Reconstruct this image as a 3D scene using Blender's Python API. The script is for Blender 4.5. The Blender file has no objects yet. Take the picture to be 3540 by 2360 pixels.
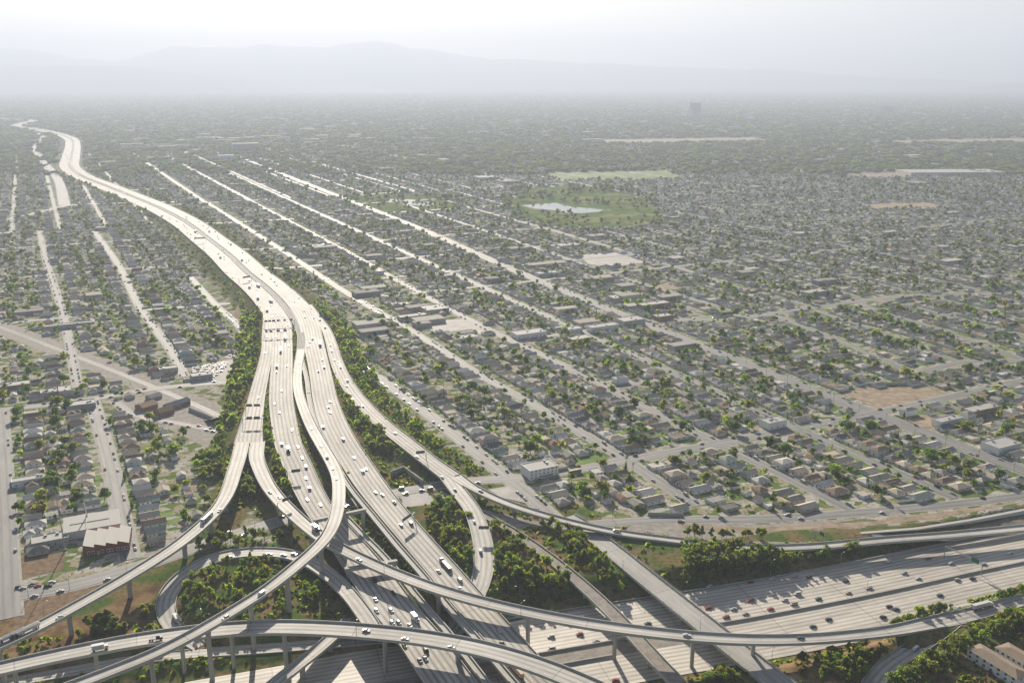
import bpy, math, random
import numpy as np
from mathutils import Vector, Matrix
R = math.radians
random.seed(7); rng = np.random.default_rng(11)
scn = bpy.context.scene
COL = scn.collection

# ------------------------------------------------------------------ camera
CAM_H = 320.0; PITCH = R(15.5)
cam_d = bpy.data.cameras.new("camera"); cam_d.sensor_width = 36.0; cam_d.lens = 33.27
cam_d.clip_start = 1.0; cam_d.clip_end = 90000.0
cam = bpy.data.objects.new("camera", cam_d); COL.objects.link(cam)
cam.location = (0, 0, CAM_H); cam.rotation_euler = (R(90) - PITCH, 0, 0)
scn.camera = cam

# ------------------------------------------------------------------ sky, sun, exposure
SUN_AZ, SUN_EL = R(-12.0), R(22.5)           # azimuth measured from +Y towards +X
world = bpy.data.worlds.new("World"); scn.world = world; world.use_nodes = True
wn = world.node_tree; wn.nodes.clear()
wo = wn.nodes.new("ShaderNodeOutputWorld"); bg = wn.nodes.new("ShaderNodeBackground")
sky = wn.nodes.new("ShaderNodeTexSky"); sky.sky_type = 'NISHITA'; sky.sun_disc = False
sky.sun_elevation = SUN_EL; sky.sun_rotation = SUN_AZ
sky.altitude = 300; sky.air_density = 1.0; sky.dust_density = 1.5; sky.ozone_density = 1.0
bg.inputs[1].default_value = 0.036
wn.links.new(sky.outputs[0], bg.inputs[0]); wn.links.new(bg.outputs[0], wo.inputs[0])
sd = bpy.data.lights.new("sun", 'SUN'); sd.energy = 5.0; sd.angle = R(0.5); sd.color = (1.0, 0.90, 0.755)
sun = bpy.data.objects.new("sun", sd); COL.objects.link(sun)
SV = Vector((math.sin(SUN_AZ) * math.cos(SUN_EL), math.cos(SUN_AZ) * math.cos(SUN_EL), math.sin(SUN_EL)))
sun.rotation_euler = SV.to_track_quat('Z', 'Y').to_euler()
scn.view_settings.view_transform = 'Standard'; scn.view_settings.look = 'None'
scn.view_settings.exposure = 1.45; scn.view_settings.gamma = 1.0
scn.render.engine = 'CYCLES'
scn.cycles.use_denoising = True
scn.cycles.max_bounces = 5; scn.cycles.diffuse_bounces = 2; scn.cycles.glossy_bounces = 2
scn.cycles.transmission_bounces = 2; scn.cycles.volume_bounces = 1; scn.cycles.transparent_max_bounces = 4
HAZE_DENSITY = 1.03e-4; HAZE_TOP = 1960.0

# ------------------------------------------------------------------ survey: photo point + height -> place
FOC = 3272.0
ZO = {1: (600, 1760, 2.6133), 2: (1300, 1760, 2.6133), 3: (750, 1160, 2.6133), 4: (750, 900, 3.92), 5: (0, 350, 2.6133),
      6: (2640, 1760, 2.6133), 7: (0, 1760, 2.6133), 11: (0, 1580, 1.993), 12: (1180, 1580, 1.993), 13: (2360, 1580, 1.993),
      14: (0, 800, 1.993), 15: (1180, 800, 1.993), 16: (2360, 800, 1.993), 17: (0, 100, 1.329), 18: (1770, 100, 1.329), 0: (0, 0, 1)}
def at(k, x, y, z=0.0):
    o = ZO[k]; sx, sy = o[0] + x / o[2], o[1] + y / o[2]
    dx = (sx - 1770.0) / FOC; dy = -(sy - 1180.0) / FOC
    d = (dx, math.cos(PITCH) + dy * math.sin(PITCH), -math.sin(PITCH) + dy * math.cos(PITCH))
    t = (z - CAM_H) / d[2]
    return (d[0] * t, d[1] * t, z)
def to_px(x, y, z):                           # place -> photo pixel (arrays allowed)
    zc = y * math.cos(PITCH) - (z - CAM_H) * math.sin(PITCH)
    yc = y * math.sin(PITCH) + (z - CAM_H) * math.cos(PITCH)
    return 1770 + FOC * x / zc, 1180 - FOC * yc / zc, zc
GA = R(-26.5)
AX = (math.sin(GA), math.cos(GA)); BX = (math.cos(GA), -math.sin(GA))   # street directions: away, across
def uv2(u, v): return (u * BX[0] + v * AX[0], u * BX[1] + v * AX[1])
def to_uv(x, y): return (x * BX[0] + y * BX[1], x * AX[0] + y * AX[1])
GROT = -GA                                    # rotation about Z of things that line up with the streets

ORD1 = "first second third fourth fifth sixth seventh eighth ninth tenth eleventh twelfth thirteenth fourteenth fifteenth sixteenth seventeenth eighteenth nineteenth".split()
TENS = "twenty thirty forty fifty sixty seventy eighty ninety".split()
TENTH = "twentieth thirtieth fortieth fiftieth sixtieth seventieth eightieth ninetieth".split()
def ordinal(n):                               # 1 -> first
    if n < 20: return ORD1[n - 1]
    if n >= 100: return "hundred-and-" + (ordinal(n - 100) if n > 100 else "zeroth")
    t, r = divmod(n, 10)
    return TENTH[t - 2] if r == 0 else TENS[t - 2] + "-" + ORD1[r - 1]

# ------------------------------------------------------------------ materials
def new_mat(name):
    m = bpy.data.materials.new(name); m.use_nodes = True; m.node_tree.nodes.clear()
    return m, m.node_tree
class N:                                      # tiny node helper
    def __init__(s, nt): s.nt = nt
    def node(s, t, **kw):
        n = s.nt.nodes.new(t)
        for k, v in kw.items(): setattr(n, k, v)
        return n
    def put(s, inp, v):
        if hasattr(v, "is_linked") or isinstance(v, bpy.types.NodeSocket): s.nt.links.new(v, inp)
        else: inp.default_value = v
    def math(s, op, a, b=0.0, c=None, clamp=False):
        n = s.node("ShaderNodeMath", operation=op, use_clamp=clamp)
        s.put(n.inputs[0], a); s.put(n.inputs[1], b)
        if c is not None: s.put(n.inputs[2], c)
        return n.outputs[0]
    def mix(s, f, a, b, mode='MIX'):
        n = s.node("ShaderNodeMix", data_type='RGBA', blend_type=mode)
        s.put(n.inputs[0], f)
        s.put(n.inputs[6], a if not isinstance(a, tuple) else (*a[:3], 1)); s.put(n.inputs[7], b if not isinstance(b, tuple) else (*b[:3], 1))
        return n.outputs[2]
    def ramp(s, f, lo, hi):                   # smoothstep 0..1
        n = s.node("ShaderNodeMapRange", interpolation_type='SMOOTHSTEP')
        s.put(n.inputs[0], f); n.inputs[1].default_value = lo; n.inputs[2].default_value = hi
        return n.outputs[0]
    def noise(s, vec, scale, detail=2.0, rough=0.5):
        n = s.node("ShaderNodeTexNoise"); s.put(n.inputs["Vector"], vec)
        n.inputs["Scale"].default_value = scale; n.inputs["Detail"].default_value = detail; n.inputs["Roughness"].default_value = rough
        return n.outputs[0]
    def voro(s, vec, scale, out=1):
        n = s.node("ShaderNodeTexVoronoi"); s.put(n.inputs["Vector"], vec); n.inputs["Scale"].default_value = scale
        return n.outputs[out]
    def xyz(s, x=0.0, y=0.0, z=0.0):
        n = s.node("ShaderNodeCombineXYZ"); s.put(n.inputs[0], x); s.put(n.inputs[1], y); s.put(n.inputs[2], z)
        return n.outputs[0]
    def sep(s, v):
        n = s.node("ShaderNodeSeparateXYZ"); s.put(n.inputs[0], v); return n.outputs
    def pos(s): return s.node("ShaderNodeNewGeometry").outputs[0]
    def bsdf(s, col, rough=0.8, spec=0.3, metal=0.0):
        n = s.node("ShaderNodeBsdfPrincipled")
        s.put(n.inputs["Base Color"], col if not isinstance(col, tuple) else (*col[:3], 1)); s.put(n.inputs["Roughness"], rough)
        n.inputs["Specular IOR Level"].default_value = spec; n.inputs["Metallic"].default_value = metal
        return n.outputs[0]
    def out(s, sh):
        o = s.node("ShaderNodeOutputMaterial"); s.nt.links.new(sh, o.inputs[0])

def plain(name, col, rough=0.75, spec=0.3, var=0.25, scale=0.35, metal=0.0):
    m, nt = new_mat(name); n = N(nt)
    p = n.pos(); a = n.noise(p, scale, 4.0, 0.6)
    f = n.math('MULTIPLY_ADD', a, 2 * var, 1 - var)
    c = n.mix(1.0, col, n.xyz(f, f, f), 'MULTIPLY')
    n.out(n.bsdf(c, rough, spec, metal)); return m
def tinted(name, rough=0.8, spec=0.25, leaf=False, scale=0.5, var=0.3):
    """colour comes from the mesh attribute 'tint' (one own colour per house, tree or car)"""
    m, nt = new_mat(name); n = N(nt)
    at_ = n.node("ShaderNodeAttribute", attribute_name="tint")
    f = n.math('MULTIPLY_ADD', n.noise(n.pos(), scale, 3.0, 0.6), 2 * var, 1 - var)
    c = n.mix(1.0, at_.outputs[0], n.xyz(f, f, f), 'MULTIPLY')
    if leaf:
        d = n.bsdf(c, 0.9, 0.0)
        t = n.node("ShaderNodeBsdfTranslucent")
        n.put(t.inputs[0], n.mix(1.0, c, (2.1, 2.1, 0.5), 'MULTIPLY'))
        mx = n.node("ShaderNodeMixShader"); mx.inputs[0].default_value = 0.58
        nt.links.new(d, mx.inputs[1]); nt.links.new(t.outputs[0], mx.inputs[2]); n.out(mx.outputs[0])
    else: n.out(n.bsdf(c, rough, spec))
    return m
def leafmat(name, col):
    m, nt = new_mat(name); n = N(nt)
    a = n.noise(n.pos(), 0.22, 3.0, 0.6)
    oi = n.node("ShaderNodeObjectInfo").outputs["Random"]
    f = n.math('MULTIPLY_ADD', a, 0.9, n.math('MULTIPLY_ADD', oi, 0.5, 0.3))
    oj = n.math('FRACT', n.math('MULTIPLY', oi, 7.31))
    c = n.mix(n.ramp(oj, .84, 1.1), col, (0.17, 0.14, 0.055)); c = n.mix(n.math('MULTIPLY', n.ramp(oj, .30, .0), .6), c, (0.05, 0.09, 0.045))
    c = n.mix(1.0, c, n.xyz(f, f, f), 'MULTIPLY')
    d = n.bsdf(c, 0.55, 0.3); t = n.node("ShaderNodeBsdfTranslucent")
    n.put(t.inputs[0], n.mix(1.0, c, (2.1, 2.1, 0.5), 'MULTIPLY'))
    mx = n.node("ShaderNodeMixShader"); mx.inputs[0].default_value = 0.58
    nt.links.new(d, mx.inputs[1]); nt.links.new(t.outputs[0], mx.inputs[2]); n.out(mx.outputs[0]); return m

def road_mat(name, base, oil=0.3, rough=0.45, spec=0.5, lane=3.66, lines=True, slabs=True):
    """concrete or asphalt with oil-darkened lane middles, painted lines, slab joints and patches; UV is in metres"""
    m, nt = new_mat(name); n = N(nt)
    uvn = n.node("ShaderNodeUVMap", uv_map="UVMap").outputs[0]; s = n.sep(uvn)
    fr = n.math('FRACT', n.math('DIVIDE', s[0], lane))
    mid = n.math('ABSOLUTE', n.math('SUBTRACT', fr, 0.5))
    o1 = n.math('SUBTRACT', 1.0, n.ramp(mid, 0.03, 0.30))
    w = n.noise(n.xyz(n.math('MULTIPLY', s[0], 0.6), n.math('MULTIPLY', s[1], 0.012)), 1.0, 4.0, 0.65)
    o1 = n.math('MULTIPLY', o1, n.math('MULTIPLY_ADD', w, 1.2, 0.4))
    dark = n.math('MULTIPLY_ADD', o1, -oil, 1.0)
    st = n.noise(n.xyz(n.math('MULTIPLY', s[0], 2.2), n.math('MULTIPLY', s[1], 0.05)), 1.0, 4.0, 0.7)
    dark = n.math('MULTIPLY', dark, n.math('MULTIPLY_ADD', st, 0.5, 0.75))
    if slabs:
        vs = n.node("ShaderNodeTexWhiteNoise", noise_dimensions='2D')
        cell = n.xyz(n.math('FLOOR', n.math('DIVIDE', s[0], lane)), n.math('FLOOR', n.math('DIVIDE', s[1], 17.0)))
        nt.links.new(cell, vs.inputs["Vector"])
        dark = n.math('MULTIPLY', dark, n.math('MULTIPLY_ADD', vs.outputs[0], 0.14, 0.93))
        big = n.node("ShaderNodeTexWhiteNoise", noise_dimensions='1D')
        nt.links.new(n.math('FLOOR', n.math('DIVIDE', s[1], 61.0)), big.inputs["W"])
        dark = n.math('MULTIPLY', dark, n.math('MULTIPLY_ADD', big.outputs[0], 0.16, 0.92))
        jt = n.math('LESS_THAN', n.math('FRACT', n.math('DIVIDE', s[1], 61.0)), 0.012)
        dark = n.math('MULTIPLY', dark, n.math('MULTIPLY_ADD', jt, -0.35, 1.0))
    bl = n.noise(n.xyz(n.math('MULTIPLY', s[0], 0.09), n.math('MULTIPLY', s[1], 0.014)), 1.0, 5.0, 0.7)
    dark = n.math('MULTIPLY', dark, n.math('MULTIPLY_ADD', n.ramp(bl, .35, .65), 0.30, 0.78))
    c = n.mix(1.0, base, n.xyz(dark, dark, dark), 'MULTIPLY')
    if lines:
        ln = n.math('GREATER_THAN', mid, 0.478)
        dash = n.math('LESS_THAN', n.math('FRACT', n.math('DIVIDE', s[1], 12.0)), 0.35)
        c = n.mix(n.math('MULTIPLY', ln, n.math('MULTIPLY_ADD', dash, 0.6, 0.08)), c, (0.75, 0.74, 0.7))
    rg = n.math('MULTIPLY_ADD', st, 0.2, rough - 0.1)
    n.out(n.bsdf(c, rg, spec)); return m

MAT = {}
MAT['concrete_road'] = road_mat("freeway_concrete", (0.39, 0.367, 0.33), 0.5, 0.75, 0.22)
MAT['bridge_road'] = road_mat("flyover_concrete", (0.41, 0.39, 0.355), 0.36, 0.72, 0.27, slabs=True)
MAT['asphalt'] = road_mat("street_asphalt", (0.21, 0.205, 0.195), 0.25, 0.74, 0.26, lane=5.5, lines=False, slabs=False)
MAT['oldroad'] = road_mat("bridge_asphalt", (0.30, 0.29, 0.27), 0.1, 0.7, 0.3, lane=4.2, lines=False, slabs=True)
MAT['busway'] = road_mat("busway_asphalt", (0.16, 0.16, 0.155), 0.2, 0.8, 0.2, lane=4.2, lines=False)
MAT['concrete'] = plain("cast_concrete", (0.38, 0.37, 0.34), 0.8, 0.3, 0.22, 0.15)
MAT['parapet'] = plain("parapet_concrete", (0.42, 0.41, 0.37), 0.75, 0.3, 0.2, 0.3)
MAT['sidewalk'] = plain("sidewalk_concrete", (0.33, 0.32, 0.29), 0.9, 0.1, 0.4, 0.2)
MAT['steel'] = plain("galvanised_steel", (0.30, 0.31, 0.32), 0.5, 0.5, 0.1)
MAT['signback'] = plain("sign_back", (0.06, 0.065, 0.06), 0.6, 0.4, 0.1)
MAT['green_sign'] = plain("green_sign", (0.02, 0.14, 0.07), 0.5, 0.4, 0.1)
MAT['bark'] = plain("bark", (0.12, 0.09, 0.065), 0.9, 0.2, 0.3, 1.5)
MAT['dirt'] = plain("bare_dirt", (0.28, 0.22, 0.155), 0.95, 0.1, 0.9, 0.12)
MAT['brown_weeds'] = plain("brown_weeds", (0.17, 0.115, 0.07), 0.95, 0.1, 1.0, 0.25)
MAT['ballast'] = plain("ballast", (0.27, 0.245, 0.215), 0.95, 0.1, 0.7, 0.2)
MAT['lawn'] = plain("lawn", (0.12, 0.185, 0.04), 0.9, 0.1, 1.0, 0.03)
MAT['verge'] = plain("verge_grass", (0.19, 0.26, 0.045), 0.9, 0.1, 0.6, 0.1)
m_, nt_ = new_mat("worn_park_grass"); n = N(nt_); _p = n.pos(); _c = n.mix(n.ramp(n.noise(_p, .012, 4.0, .6), .45, .6), (0.10, 0.15, 0.04), (0.21, 0.215, 0.09)); _c = n.mix(n.ramp(n.noise(_p, .03, 3.0, .6), .58, .66), _c, (0.045, 0.06, 0.03)); n.out(n.bsdf(_c, .95, 0.0)); MAT['park'] = m_
MAT['water'] = plain("water", (0.05, 0.08, 0.09), 0.10, 0.8, 0.05)
MAT['lot'] = plain("parking_asphalt", (0.32, 0.30, 0.28), 0.8, 0.2, 0.6, 0.06)
MAT['glass'] = plain("window_glass", (0.04, 0.05, 0.06), 0.15, 0.8, 0.05)
MAT['door'] = plain("door_wood", (0.13, 0.08, 0.05), 0.6, 0.3, 0.1)
MAT['white'] = plain("white_paint", (0.72, 0.71, 0.68), 0.5, 0.4, 0.06)
MAT['brick'] = plain("red_brick", (0.23, 0.085, 0.06), 0.85, 0.2, 0.3, 0.8)
MAT['roofgrey'] = plain("tar_roof", (0.33, 0.32, 0.30), 0.8, 0.3, 0.12, 0.05)
MAT['rust'] = plain("rusty_steel", (0.30, 0.185, 0.11), 0.8, 0.3, 0.3, 0.6)
MAT['tyre'] = plain("tyre", (0.02, 0.02, 0.02), 0.8, 0.3, 0.05)
MAT['rail'] = plain("rail_steel", (0.20, 0.17, 0.14), 0.5, 0.5, 0.1)
MAT['roof_t'] = tinted("roof_shingle", 0.95, 0.03, scale=0.25, var=0.22)
MAT['wall_t'] = tinted("stucco_walls", 0.85, 0.2)
MAT['paint_t'] = tinted("car_paint", 0.28, 0.6, var=0.03)
MAT['leaf_t'] = tinted("tree_leaves", leaf=True, scale=0.12, var=0.45)

# ------------------------------------------------------------------ object helpers
def tag(o, label=None, cat=None, group=None, kind=None):
    if label: o["label"] = label
    if cat: o["category"] = cat
    if group: o["group"] = group
    if kind: o["kind"] = kind
    return o
def link(name, data, parent=None, loc=None):
    o = bpy.data.objects.new(name, data); COL.objects.link(o)
    if parent is not None: o.parent = parent
    if loc is not None: o.location = loc
    return o
def empty(name, loc=(0, 0, 0), rz=0.0):
    o = link(name, None); o.location = loc; o.rotation_euler = (0, 0, rz); o.empty_display_size = 1.0
    return o
class MB:
    def __init__(s): s.v = []; s.f = []; s.m = []; s.uv = []; s.t = []; s.useuv = False
    def add(s, vs, fs, mi=0, tint=None, uvs=None):
        b = len(s.v); s.v += [tuple(p) for p in vs]; s.f += [tuple(i + b for i in f) for f in fs]; s.m += [mi] * len(fs)
        if tint is not None: s.t += [tint] * len(vs)
        if uvs is not None: s.uv += list(uvs); s.useuv = True
        elif s.useuv: s.uv += [(0, 0)] * len(vs)
        return s
    def box(s, x0, x1, y0, y1, z0, z1, mi=0, M=None, tint=None, bottom=True):
        vs = [(x, y, z) for z in (z0, z1) for (x, y) in ((x0, y0), (x1, y0), (x1, y1), (x0, y1))]
        if M is not None: vs = [tuple(M @ Vector(p)) for p in vs]
        fs = [(0, 1, 5, 4), (1, 2, 6, 5), (2, 3, 7, 6), (3, 0, 4, 7), (4, 5, 6, 7)] + ([(3, 2, 1, 0)] if bottom else [])
        return s.add(vs, fs, mi, tint)
    def tube(s, p0, p1, r0, r1, k=8, mi=0, tint=None):
        p0, p1 = Vector(p0), Vector(p1); d = (p1 - p0).normalized()
        a = d.orthogonal().normalized(); b = d.cross(a)
        vs = [p + (a * math.cos(2 * math.pi * i / k) + b * math.sin(2 * math.pi * i / k)) * r for p, r in ((p0, r0), (p1, r1)) for i in range(k)]
        fs = [(i, (i + 1) % k, k + (i + 1) % k, k + i) for i in range(k)] + [tuple(range(k))[::-1], tuple(range(k, 2 * k))]
        return s.add(vs, fs, mi, tint)
    def mesh(s, name, mats, smooth=False):
        me = bpy.data.meshes.new(name); me.from_pydata(s.v, [], s.f)
        for m in (mats if isinstance(mats, (list, tuple)) else [mats]): me.materials.append(MAT[m] if isinstance(m, str) else m)
        me.polygons.foreach_set("material_index", s.m)
        if s.t:
            ca = me.color_attributes.new("tint", 'FLOAT_COLOR', 'POINT')
            ca.data.foreach_set("color", np.array([(*c[:3], 1.0) for c in s.t], dtype=np.float32).ravel())
        if s.useuv:
            ul = me.uv_layers.new(name="UVMap"); idx = np.zeros(len(me.loops), dtype=np.int32); me.loops.foreach_get("vertex_index", idx)
            ul.data.foreach_set("uv", np.array(s.uv, dtype=np.float32)[idx].ravel())
        if smooth: me.polygons.foreach_set("use_smooth", [True] * len(me.polygons))
        me.update(); return me
    def build(s, name, mats, parent=None, smooth=False): return link(name, s.mesh(name, mats, smooth), parent)

def np_mesh(name, V, F, mats, midx=None, tint=None):
    """V (n,3); F (m,4) quads"""
    me = bpy.data.meshes.new(name); me.vertices.add(len(V)); me.vertices.foreach_set("co", np.asarray(V, dtype=np.float32).ravel())
    F = np.asarray(F, dtype=np.int32); me.loops.add(F.size); me.loops.foreach_set("vertex_index", F.ravel())
    me.polygons.add(len(F)); me.polygons.foreach_set("loop_start", np.arange(0, F.size, F.shape[1], dtype=np.int32))
    for m in mats: me.materials.append(MAT[m])
    if midx is not None: me.polygons.foreach_set("material_index", np.asarray(midx, dtype=np.int32))
    if tint is not None:
        ca = me.color_attributes.new("tint", 'FLOAT_COLOR', 'POINT')
        ca.data.foreach_set("color", np.hstack([tint, np.ones((len(tint), 1))]).astype(np.float32).ravel())
    me.polygons.foreach_set('use_smooth', np.zeros(len(F), dtype=bool)); me.update(calc_edges=True); me.validate(); return me
def scatter(PV, PF, pos, scl, rot, tint, pm=None, ptint=None):
    """numpy copies of one prototype; scl (n,3), rot (n,)"""
    n = len(pos); c, s = np.cos(rot), np.sin(rot)
    X = PV[None, :, 0] * scl[:, 0:1]; Y = PV[None, :, 1] * scl[:, 1:2]; Z = PV[None, :, 2] * scl[:, 2:3]
    V = np.stack([X * c[:, None] - Y * s[:, None] + pos[:, 0:1], X * s[:, None] + Y * c[:, None] + pos[:, 1:2], Z + pos[:, 2:3]], -1).reshape(-1, 3)
    F = (PF[None] + (np.arange(n) * len(PV))[:, None, None]).reshape(-1, PF.shape[1])
    T = np.repeat(tint, len(PV), 0)
    if ptint is not None: T = T * np.tile(ptint, (n, 1))
    return V, F, T
def join_scatter(parts):
    V, F, T, M, b = [], [], [], [], 0
    for v, f, t, m in parts:
        V.append(v); F.append(f + b); T.append(t); M.append(m); b += len(v)
    return np.vstack(V), np.vstack(F), np.vstack(T), np.concatenate(M)

# ------------------------------------------------------------------ ribbons (x, y, z, width) along each road, from the far end to the near end
MED = [(-4600, 8300, 6), (-4100, 7900, 6), (-3736, 7577, 6), (-3590, 7150, 6), (-3400, 6650, 6), (-3116, 6306, 6), (-2731, 5786, 6), (-2395, 5245, 6), (-2145, 4714, 6), (-1847, 4030, 6),
       (-1610, 3500, 6), (-1431, 3190, 6), (-1245, 2918, 6), (-1051, 2635, 6), (-854, 2338, 6), (-732, 2133, 6), (-612, 1904, 6),
       (-517, 1720, 6), (-441, 1560, 6), (-393, 1467, 6), (-354, 1386, 6), (-319, 1305, 6), (-290, 1230, 6.3), (-268, 1160, 6.5)]
MED = [((x * (320 - zn) / (320 - z), y * (320 - zn) / (320 - z), zn) if y > 1800 else (x, y, z)) for x, y, z in MED for zn in ((.7 if y > 2500 else 3.0),)]
def offset(pl, d, w, z=None):
    out = []
    for i, p in enumerate(pl):
        a, b = pl[max(i - 1, 0)], pl[min(i + 1, len(pl) - 1)]
        tx, ty = b[0] - a[0], b[1] - a[1]; L = math.hypot(tx, ty)
        out.append((p[0] - ty / L * d, p[1] + tx / L * d, p[2] if z is None else z, w))
    return out
RIB = {}
RIB['T'] = [(x, y, z, 9) for x, y, z in MED] + [(-254, 1095, 6.8, 9), (-238, 1003, 7.2, 9)]
RIB['R3'] = [(-254, 1095, 6.9, 8.5), (-238, 1003, 7.4, 8.5), (-221, 930, 8.2, 9), (-201, 866, 9.5, 9.5), (-179, 804, 11.5, 10), (-163, 762, 14, 10), (-149, 725, 16.5, 10), (-137, 688, 19, 9.5), (-130, 655, 21, 9),
   (-125, 620, 22.8, 9), (-123.5, 596, 23.6, 8.8), (-124.5, 576, 24.2, 8.6), (-128, 558, 25, 8.5), (-133.5, 540, 25.5, 8.5), (-140.5, 520, 26, 8.3), (-148, 503, 26, 8),
   (-157, 487, 26, 8), (-166, 472, 26, 8), (-174, 460, 26, 8), (-189, 442, 25.5, 8), (-206, 427, 25, 8), (-225, 411, 25, 8), (-250, 392, 25, 8)]
RIB['M1'] = offset(MED[:-2], -21, 31) + [(-309, 1222, 6.4, 28), (-286, 1135, 6.5, 24), (-263, 1036, 6.7, 23), (-249, 973, 7, 23), (-232, 901, 7, 23), (-215, 840, 7, 23), (-198, 784, 7, 23), (-180, 738, 7, 23),
   (-164, 697, 7, 22), (-147, 658, 7, 21), (-133, 631, 7, 21), (-119, 606, 7, 22), (-105, 580, 7, 24), (-91, 553, 7, 26), (-78, 527, 7, 26), (-65, 503, 7, 25), (-54, 484, 7, 25),
   (-45, 466, 7, 25), (-36, 448, 7, 25), (-25, 426, 7, 25), (-8, 392, 7, 25)]
RIB['M2'] = offset(MED[:-2], 19, 29) + [(-271, 1222, 6.4, 27), (-248, 1135, 6.5, 25), (-225, 1049, 6.7, 23), (-207, 979, 7, 23), (-187, 900, 7, 24), (-168, 838, 7, 25), (-150, 788, 7, 25), (-132, 744, 7, 25),
   (-114, 701, 7, 24), (-91, 652, 7, 22), (-68, 606, 7, 21), (-46, 563, 7, 21), (-25, 521, 7, 21), (-6, 485, 7, 20), (12, 450, 7, 20), (25, 427, 7, 20), (44, 392, 7, 20)]
RIB['G2'] = [(-243, 1049, 6.7, 3.6), (-222, 975, 7.05, 3.6), (-202, 896, 7.05, 3.6), (-182, 832, 7.05, 3.6), (-165, 782, 7.05, 3.6), (-147, 737, 7.05, 3.6), (-129, 694, 7.05, 3.6), (-104.5, 645, 7.05, 3.6), (-81, 598.5, 7.05, 3.6), (-58.5, 556, 7.05, 3.6),
   (-37.5, 514.5, 7.05, 3.6), (-18.5, 479, 7.05, 3.6), (0, 443, 7.05, 3.6), (13, 420, 7.05, 3.6), (32, 386, 7.05, 3.6)]
RIB['G1'] = [(-136, 660, 7.05, 3.4), (-120, 636, 7.05, 3.4), (-105.5, 611.5, 7.05, 3.4), (-90.5, 587, 7.05, 3.4), (-76, 561, 7.05, 3.4), (-62.5, 535, 7.05, 3.4), (-50, 511.5, 7.05, 3.4), (-39.3, 492.5, 7.05, 3.4), (-30, 474, 7.05, 3.4), (-21, 456, 7.05, 3.4), (-10, 434, 7.05, 3.4), (7, 400, 7.05, 3.4)]
RIB['E'] = [(-292, 1330, 6.2, 6), (-276, 1285, 6.3, 8), (-260, 1240, 6.4, 9.5), (-243, 1193, 6.5, 11), (-222, 1120, 6.5, 12.5), (-206, 1058, 6.7, 13.5), (-188, 996, 6.8, 14.5), (-171, 947, 7, 15), (-153, 903, 7, 15.5), (-135, 864, 7, 16), (-115, 826, 7, 16.5), (-92, 786, 7, 16.5), (-68, 745, 7, 16), (-50, 716, 7, 18)]
RIB['E1'] = [(-54, 718, 7.0, 12.5), (-41, 684, 6.7, 12.5), (-30.5, 656, 6.2, 12.5), (-24, 627, 5.4, 13), (-20, 599, 4.4, 13.5), (-19, 574, 3.4, 13.5), (-21, 551, 2.3, 12), (-26, 528, 1.2, 11), (-36, 500, -1, 11)]
RIB['E2'] = [(-46, 716, 7.05, 11), (-31, 693, 7.3, 8.5), (-16, 676, 7.3, 8), (1, 661, 7, 8), (23, 647, 6, 8), (48, 635.5, 4.3, 8), (77, 626, 2.2, 8), (112, 617.5, 1.0, 8), (145, 610, .5, 8.2), (182, 606, .35, 8.5), (212, 608, .35, 8.5), (268, 618, .35, 8.5), (314, 625, .35, 8.5), (384, 638, .35, 8.5), (470, 655, .35, 8.5)]
RIB['C'] = [(-352, 1315, 6.2, 6), (-340, 1272, 6.3, 8), (-325, 1215, 6.4, 10), (-309, 1152, 6.5, 12), (-297, 1106, 6.5, 13), (-287, 1059, 6.5, 13.5), (-273, 983, 6.6, 14.5), (-255, 887, 7, 17), (-242, 823, 7.5, 21), (-234, 786, 8, 25)]
RIB['R1'] = [(-240.5, 790, 8, 12.5), (-233, 752, 9, 12), (-227, 716, 10, 11.5), (-222, 687, 11, 11), (-219, 661, 12, 10.3), (-219.3, 637, 12.5, 10), (-222.5, 611, 13, 9.8), (-228.5, 585, 13.5, 9.8), (-237, 560, 14, 9.6),
   (-247.5, 533, 15, 9.4), (-260, 505, 16, 9.2), (-271.5, 481, 17, 9.2), (-282, 463, 18, 9.2), (-293, 447, 19, 9.2), (-315, 420, 20, 9.2)]
RIB['R2'] = [(-227, 790, 8, 12.5), (-218, 752, 8.7, 12), (-205, 718, 9.5, 11.5), (-191, 687, 10.5, 11), (-178, 663, 11.5, 10.8), (-166.5, 644, 12.5, 10.6), (-154, 625, 13.3, 10.4), (-141, 606.5, 14, 10.2), (-128, 590, 14.5, 9.8), (-113.5, 575.5, 15, 9.5),
   (-99, 563, 15, 9.4), (-85, 551.5, 15, 9.4), (-69.5, 540, 15, 9.4), (-52.5, 528.5, 15, 9.4), (-35, 518.5, 15, 9.5), (-15, 509, 14.6, 9.6), (6, 501, 14, 9.6), (31, 493, 13.3, 9.6), (56, 486.5, 12.7, 9.6), (80, 481.5, 12.3, 9.6), (104, 478, 11.7, 9.5),
   (131, 477, 10.5, 9.5), (165, 480.5, 8.3, 9), (201, 489, 5.5, 9), (231, 499.5, 2.5, 10), (257, 511, 0, 12), (277, 520, -2, 12.5), (300, 530, -3, 12), (335, 546, -4, 10), (400, 575, -5, 10), (480, 612, -5, 10)]
RIB['R4'] = [(-320, 412, 20, 11.5), (-292, 426.5, 19.5, 11.8), (-272, 436.5, 19, 12), (-256, 445, 18.6, 12.2), (-234, 455.5, 18, 12.6), (-214, 464, 17.5, 13), (-195.5, 470.3, 17, 13.2), (-176, 475, 17, 13.3), (-157, 478, 17, 13.4), (-135, 479.3, 17, 13.5), (-111, 478.3, 17, 13.5), (-85, 475.4, 17, 13.5),
   (-60, 471, 17, 13.5), (-38, 465.3, 17, 13.5), (-19, 458.8, 17, 13.5), (0, 450.3, 17, 13.5), (18, 440, 17, 13.5), (36, 427.5, 17, 13.5), (60, 408, 17, 13.5)]
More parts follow.
